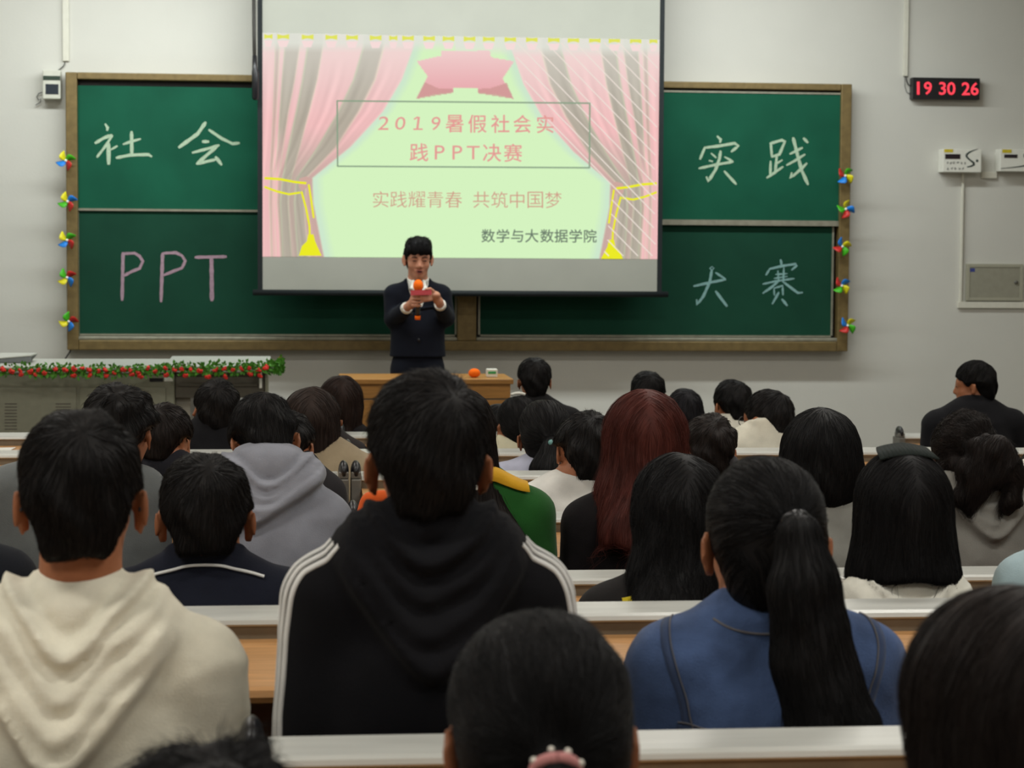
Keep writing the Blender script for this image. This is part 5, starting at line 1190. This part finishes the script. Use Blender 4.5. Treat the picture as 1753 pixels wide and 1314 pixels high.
# ------------------------------------------------------------------ the presenter
def presenter():
    Yp = 12.4; p0 = at(716, 403, Yp); fz = floor_z(Yp); S = 1.0
    root = empty('person', (p0[0], p0[1], fz), 'standing person in a dark suit reading from a red card into a microphone', 'person', None, math.pi)
    H = p0[2]-fz; HC = V3(0, 0, H-.135); R = rotm(2, 9, 0)
    C7 = HC+V3(0, -.045, -.155)
    def L(px, py, y): q = at(px, py, Yp-y); return V3(-(q[0]-p0[0]), y, q[2]-fz)
    wr = {1: L(702, 522, .225), -1: L(751, 516, .235)}
    arms = {1: (L(673, 546, .0), wr[1]), -1: (L(764, 544, .0), wr[-1])}
    J = figure(HC, S, (0, -.02, .90), .142, C7, arms, 0, False, None, .84, .062); J['R'] = R; J['root'] = root
    lo, hi = V3(-.38, -.30, 0), V3(.38, .42, H+.05); h = .0062
    fb = Field(lo, hi, h); fb.run(torso_prims(J, -.004)); fb.run(leg_prims(J, 0))
    for s in (-1, 1): fb.cap(J['an'][s], J['an'][s]+V3(0, .13, -.045), .036, .030, k=.03)
    fb.cap(HC+R @ V3(0, -.025, -.05), C7+V3(0, .02, 0), .054, .062, k=.03); fb.run(head_prims(HC, S, R))
    # right hand round the microphone, left hand under the card
    mic_top, mic_bot = L(716, 489, .285), L(715, 545, .265); ax = (mic_top-mic_bot)/np.linalg.norm(mic_top-mic_bot)
    g0 = mic_bot+ax*np.linalg.norm(mic_top-mic_bot)*.55
    fb.cap(wr[1], g0+V3(.030, -.035, -.012), .024, .024, k=.012)
    fb.ell(g0+V3(.026, -.018, .0), (.020, .026, .040), None, k=.014)
    for i, zz in enumerate((.030, .010, -.010, -.029)):
        ln = (1.0, 1.06, 1.0, .86)[i]; c = g0+ax*zz; a = [2.6, 1.75, .75, -.35, -1.25]
        pts = [c+V3(.034*math.cos(t), .0, 0)*0+V3(math.cos(t+.2)*.030, math.sin(t+.2)*.030, 0)*(1 if k_ else 1.1) for k_, t in enumerate((-.6, .35, 1.2, 2.1*ln))]
        fb.chain(pts, [.0100, .0094, .0088, .0076], k=.002)
    fb.chain([g0+V3(.028, -.03, .022), g0+V3(.004, -.032, .040), g0+V3(-.020, -.024, .052)], [.0125, .0105, .0085], k=.004)
    hl = L(741, 505, .275)
    fb.cap(wr[-1], hl+V3(-.012, -.02, -.004), .024, .027, k=.014); fb.ell(hl+V3(-.01, -.01, 0), (.034, .036, .020), None, k=.014)
    for i, dz in enumerate((.017, .003, -.011, -.024)):
        l = (.92, 1.0, .95, .78)[i]
        fb.chain([hl+V3(.008, .012, dz), hl+V3(.036*l, .028, dz-.003), hl+V3(.060*l, .030, dz-.006), hl+V3(.078*l, .024, dz-.008)], [.0100, .0094, .0086, .0074], k=.002)
    fb.chain([hl+V3(-.002, .008, .020), hl+V3(.018, .026, .036), hl+V3(.040, .034, .034)], [.012, .010, .008], k=.003)
    smoothmesh('body', fb, SKIN_FACE, root)
    hd = lambda q: HC+R @ V3(*q)
    for s in (-1, 1):
        m = MB(); m.sphere(hd((s*.030, .0855, .000)), (.0125, .005, .0032), EYE, 10, 6); m.build('eye', root, smooth=True)
        m = MB(); m.tube([hd((s*.014, .094, .019)), hd((s*.030, .095, .025)), hd((s*.048, .084, .020))], [.0028, .0034, .002], hairmat(BK), 6); m.build('eyebrow', root, smooth=True)
    m = MB(); m.tube([hd((-.021, .088, -.060)), hd((-.008, .0965, -.055)), hd((0, .097, -.057)), hd((.008, .0965, -.055)), hd((.021, .088, -.060))], [.002, .004, .004, .004, .002], LIP, 7)
    m.tube([hd((-.019, .088, -.066)), hd((0, .095, -.074)), hd((.019, .088, -.066))], [.002, .0052, .002], LIP, 7); m.build('lips', root, smooth=True)
    m = MB(); m.sphere(hd((0, .091, -.064)), (.015, .005, .007), mat('mouth_dark', (52, 22, 22), .6), 10, 6); m.build('mouth', root, smooth=True)
    # hair swept up from the forehead, sides short
    hf = Field((-.12, -.14, -.12), (.12, .14, .16), .005); hf.ell((0, -.014, .030), (.079, .099, .089), None, k=0); hf.ell((0, .018, .085), (.080, .078, .046), None, k=.02); hf.ell((0, .055, .060), (.074, .044, .040), None, k=.015); hf.ell((0, -.05, -.02), (.068, .055, .07), None, k=.03)
    hl_cut(hf, [-.12, -.06, -.03, -.006, .02, .05, .075, .10], [-.085, -.085, -.05, .0, -.002, .016, .026, .028])
    X, Yh, Z = hf.full(); hf.cut((np.where(Yh > .03, .030+.010*np.sin(X*150)+.006*np.sin(X*67+1), -.2)-Z).astype(np.float32), .006); hf.D += .0045*np.sin(X*120+2*np.sin(Yh*50))*np.sin(Yh*60+Z*30)
    Vh, Qh = hf.nets()
    def flow(P): d = np.zeros_like(P); d[:, 1] = np.where(P[:, 2] > .06, 1, .1); d[:, 2] = np.where(P[:, 2] > .09, .35, -1); d[:, 0] = .2*np.sign(P[:, 0]); return d
    vs, q = strands(hf, Vh, 3600, .032, 4, flow, .0011, .014, 4, .45)
    mesh_from('hair', HC+np.concatenate([Vh, vs]) @ R.T, np.concatenate([Qh, q+len(Vh)]), None, hairmat(BK), root)
    # shirt
    SH = cloth((226, 224, 214)); fs = Field(lo, hi, h); fs.run(torso_prims(J, .004)); nk = C7+V3(0, .028, .016)
    for a in np.linspace(0, 2*math.pi, 25)[:-1]:
        q = nk+V3(.060*math.sin(a), .058*math.cos(a), -.024*math.cos(a)); fs.cap(q+V3(0, 0, -.02), q+V3(0, 0, .026), .0075, .0065, k=.008)
    for s in (-1, 1): fs.chain([nk+V3(s*.030, .062, .006), nk+V3(s*.040, .083, -.035), nk+V3(s*.018, .088, -.050)], [.010, .010, .006], k=.006)
    fs.cap(HC+R @ V3(0, -.025, -.05), C7+V3(0, .02, -.01), .0565, .0625, k=.004, op='s')
    Xf, Yf, Zf = fs.full(); fs.cut(1.03-Zf+0*Xf+0*Yf, .004)
    for s in (-1, 1):
        d = wr[s]-arms[s][0]; d /= np.linalg.norm(d); fs.cap(wr[s]-d*.055, wr[s]-d*.004, .034, .035, k=.006); fs.cap(wr[s]+d*.012, wr[s]+d*.2, .06, .06, k=.003, op='s')
    smoothmesh('shirt', fs, SH, root)
    # suit jacket
    SU = cloth((15, 18, 28)); fj = Field(lo, hi, h); fj.run(torso_prims(J, .016))
    fj.cap((0, -.015, 1.12), (0, -.015, .99), .134, .162, k=.05, sc=(1, .68, 1))
    for s in (-1, 1): fj.ell(J['sh'][s]+V3(-s*.005, 0, .012), (.058, .058, .044), None, k=.02)
    for a in np.linspace(math.pi*.42, math.pi*1.58, 17):
        q = nk+V3(.072*math.sin(a), .068*math.cos(a), -.012*math.cos(a)); fj.cap(q+V3(0, 0, -.03), q+V3(0, 0, .012), .011, .009, k=.01)
    fj.cap(HC+R @ V3(0, -.025, -.05), C7+V3(0, .02, -.01), .064, .068, k=.004, op='s')
    Xf, Yf, Zf = fj.full(); zb = C7[2]-.185
    wv = np.interp(Zf, [zb-.01, zb, C7[2]-.03, C7[2]+.1], [-.05, .0, .056, .066]).astype(np.float32)
    fj.cut(np.where(Yf > .0, wv-np.abs(Xf), -.05).astype(np.float32)+0*Zf, .004)
    fj.cut(np.maximum(1.0-Zf, -1)+0*Xf+0*Yf, .006)
    for s in (-1, 1):
        d = wr[s]-arms[s][0]; d /= np.linalg.norm(d); fj.cap(wr[s]-d*.018, wr[s]+d*.2, .06, .06, k=.003, op='s')
    fj.folds(.0025, 99, .16); smoothmesh('suit_jacket', fj, SU, root); J['fg'] = fj
    for s in (-1, 1):   # lapels
        P = [V3(s*.074, .13, C7[2]-.02), V3(s*.074, .17, C7[2]-.07), V3(s*.050, .17, C7[2]-.125), V3(s*.016, .17, zb)]
        ribbon(J, 'lapel', P, .034, .004, SU, None, 24)
    m = MB()
    b = fj.project(np.array([[.0, .2, zb-.03], [0, .2, zb-.13]]), .003, 8)
    for q in b: m.sphere(q, (.009, .004, .009), BLACKPL, 10, 6)
    m.build('jacket_button', root, smooth=True)
    ft = Field(V3(-.3, -.25, .02), V3(.3, .25, 1.08), .01); ft.run(leg_prims(J, .014)); ft.cap(J['hip'], J['hip']+V3(0, 0, .12), .142, .134, k=.04, sc=(1, .76, 1)); Xt, Yt, Zt = ft.full(); ft.cut(.05-Zt+0*Xt+0*Yt, .004); smoothmesh('trousers', ft, SU, root)
    for s in (-1, 1):
        m = MB(); m.sphere(J['an'][s]+V3(0, .06, -.035), (.048, .135, .045), SHOE, 12, 8); m.build('shoe', root, smooth=True)
    # microphone and card: held, so things of their own
    Rz = Matrix.Rotation(math.pi, 4, 'Z'); wpt = lambda q: V3(p0[0]-q[0], p0[1]-q[1], fz+q[2])
    mk = empty('microphone', wpt(mic_bot), 'handheld microphone with orange foam held by the presenter', 'microphone')
    m = MB(); m.sphere(wpt(mic_top), (.030, .030, .036), ORG, 16, 11); under(m.build('foam_cover', smooth=True), mk)
    m = MB(); m.tube([wpt(mic_bot+ax*.012), wpt(mic_bot+ax*.10), wpt(mic_top-ax*.025)], [.0135, .015, .019], BLACKPL, 14); under(m.build('handle', smooth=True), mk)
    m = MB(); m.tube([wpt(mic_bot-ax*.006), wpt(mic_bot+ax*.016)], [.016, .0165], ORG, 14); under(m.build('end_ring', smooth=True), mk)
    RED = mat('red_card', (138, 16, 22), .5, 0, .3, .06)
    a, b = L(703, 500, .325), L(739, 499, .325); m = MB()
    P = [wpt(q) for q in (a+V3(0, .01, -.018), b+V3(0, .01, -.018), b+V3(0, .01, -.018)+V3(0, .0, .003), a+V3(0, .01, -.015))]
    u = V3(0, -.010, .034)
    q = [wpt(a+V3(0, .0, -.018)), wpt(b+V3(0, .0, -.018)), wpt(b+V3(0, .003, -.018)), wpt(a+V3(0, .003, -.018)), wpt(a+V3(0, -.016, .010)), wpt(b+V3(0, -.016, .010)), wpt(b+V3(0, -.013, .011)), wpt(a+V3(0, -.013, .011))]
    m.hexa(q, RED); tag(m.build('cue_card'), "small red cue card in the presenter's hands", 'card')
presenter()
# orange bag on the desk between the green jacket and the post caps
ob = at(647, 868, 5.5); YO = 5.42
m = MB(); z0 = LZ[4]-.045
f_ = Field((-.1, -.07, -.02), (.1, .07, .16), .008); f_.ell((0, 0, .05), (.055, .035, .06), None, k=0); f_.cap((-.02, 0, .10), (.02, 0, .11), .016, .016, k=.03); Xq, Yq_, Zq = f_.full(); f_.cut(.0-Zq+0*Xq+0*Yq_, .004); f_.folds(.004, 5, .06)
V_, Q_ = f_.nets(); o = mesh_from('pouch', V_, Q_, None, cloth((214, 92, 36))); o.location = (at(645, 868, YO)[0], YO, z0); tag(o, 'small orange cloth pouch on the desk left of the tracksuit', 'pouch')

PAPER = mat('paper_white', (230, 228, 220), .8, 0, .2, .03)
k = 7; c = at(4, 757, ROWY[k]-.25); m = MB(); z0 = LZ[k]-.043-.25*.03
m.hexa([(c[0]-.12, ROWY[k]-.36, LZ[k]-.0508), (c[0]+.02, ROWY[k]-.34, LZ[k]-.0502), (c[0]+.04, ROWY[k]-.16, LZ[k]-.0448), (c[0]-.10, ROWY[k]-.18, LZ[k]-.0454), (c[0]-.12, ROWY[k]-.36, LZ[k]-.0496), (c[0]+.02, ROWY[k]-.34, LZ[k]-.049), (c[0]+.04, ROWY[k]-.16, LZ[k]-.0436), (c[0]-.10, ROWY[k]-.18, LZ[k]-.0442)], PAPER)
tag(m.build('paper_sheet'), 'white paper sheet on the desk at the left picture edge', 'paper')
f_ = Field((-.05, -.05, -.01), (.05, .05, .06), .005); f_.ell((0, 0, .016), (.026, .022, .018), None, k=0); f_.folds(.008, 9, .03); Xq, Yq_, Zq = f_.full(); f_.cut(.0-Zq+0*Xq+0*Yq_, .003); V_, Q_ = f_.nets()
o = mesh_from('tissue', V_, Q_, None, PAPER); o.location = (at(882, 827, ROWY[5]-.2)[0], ROWY[5]-.2, LZ[5]-.0475); tag(o, 'crumpled white tissue on the desk beside the bent white T-shirt', 'tissue')
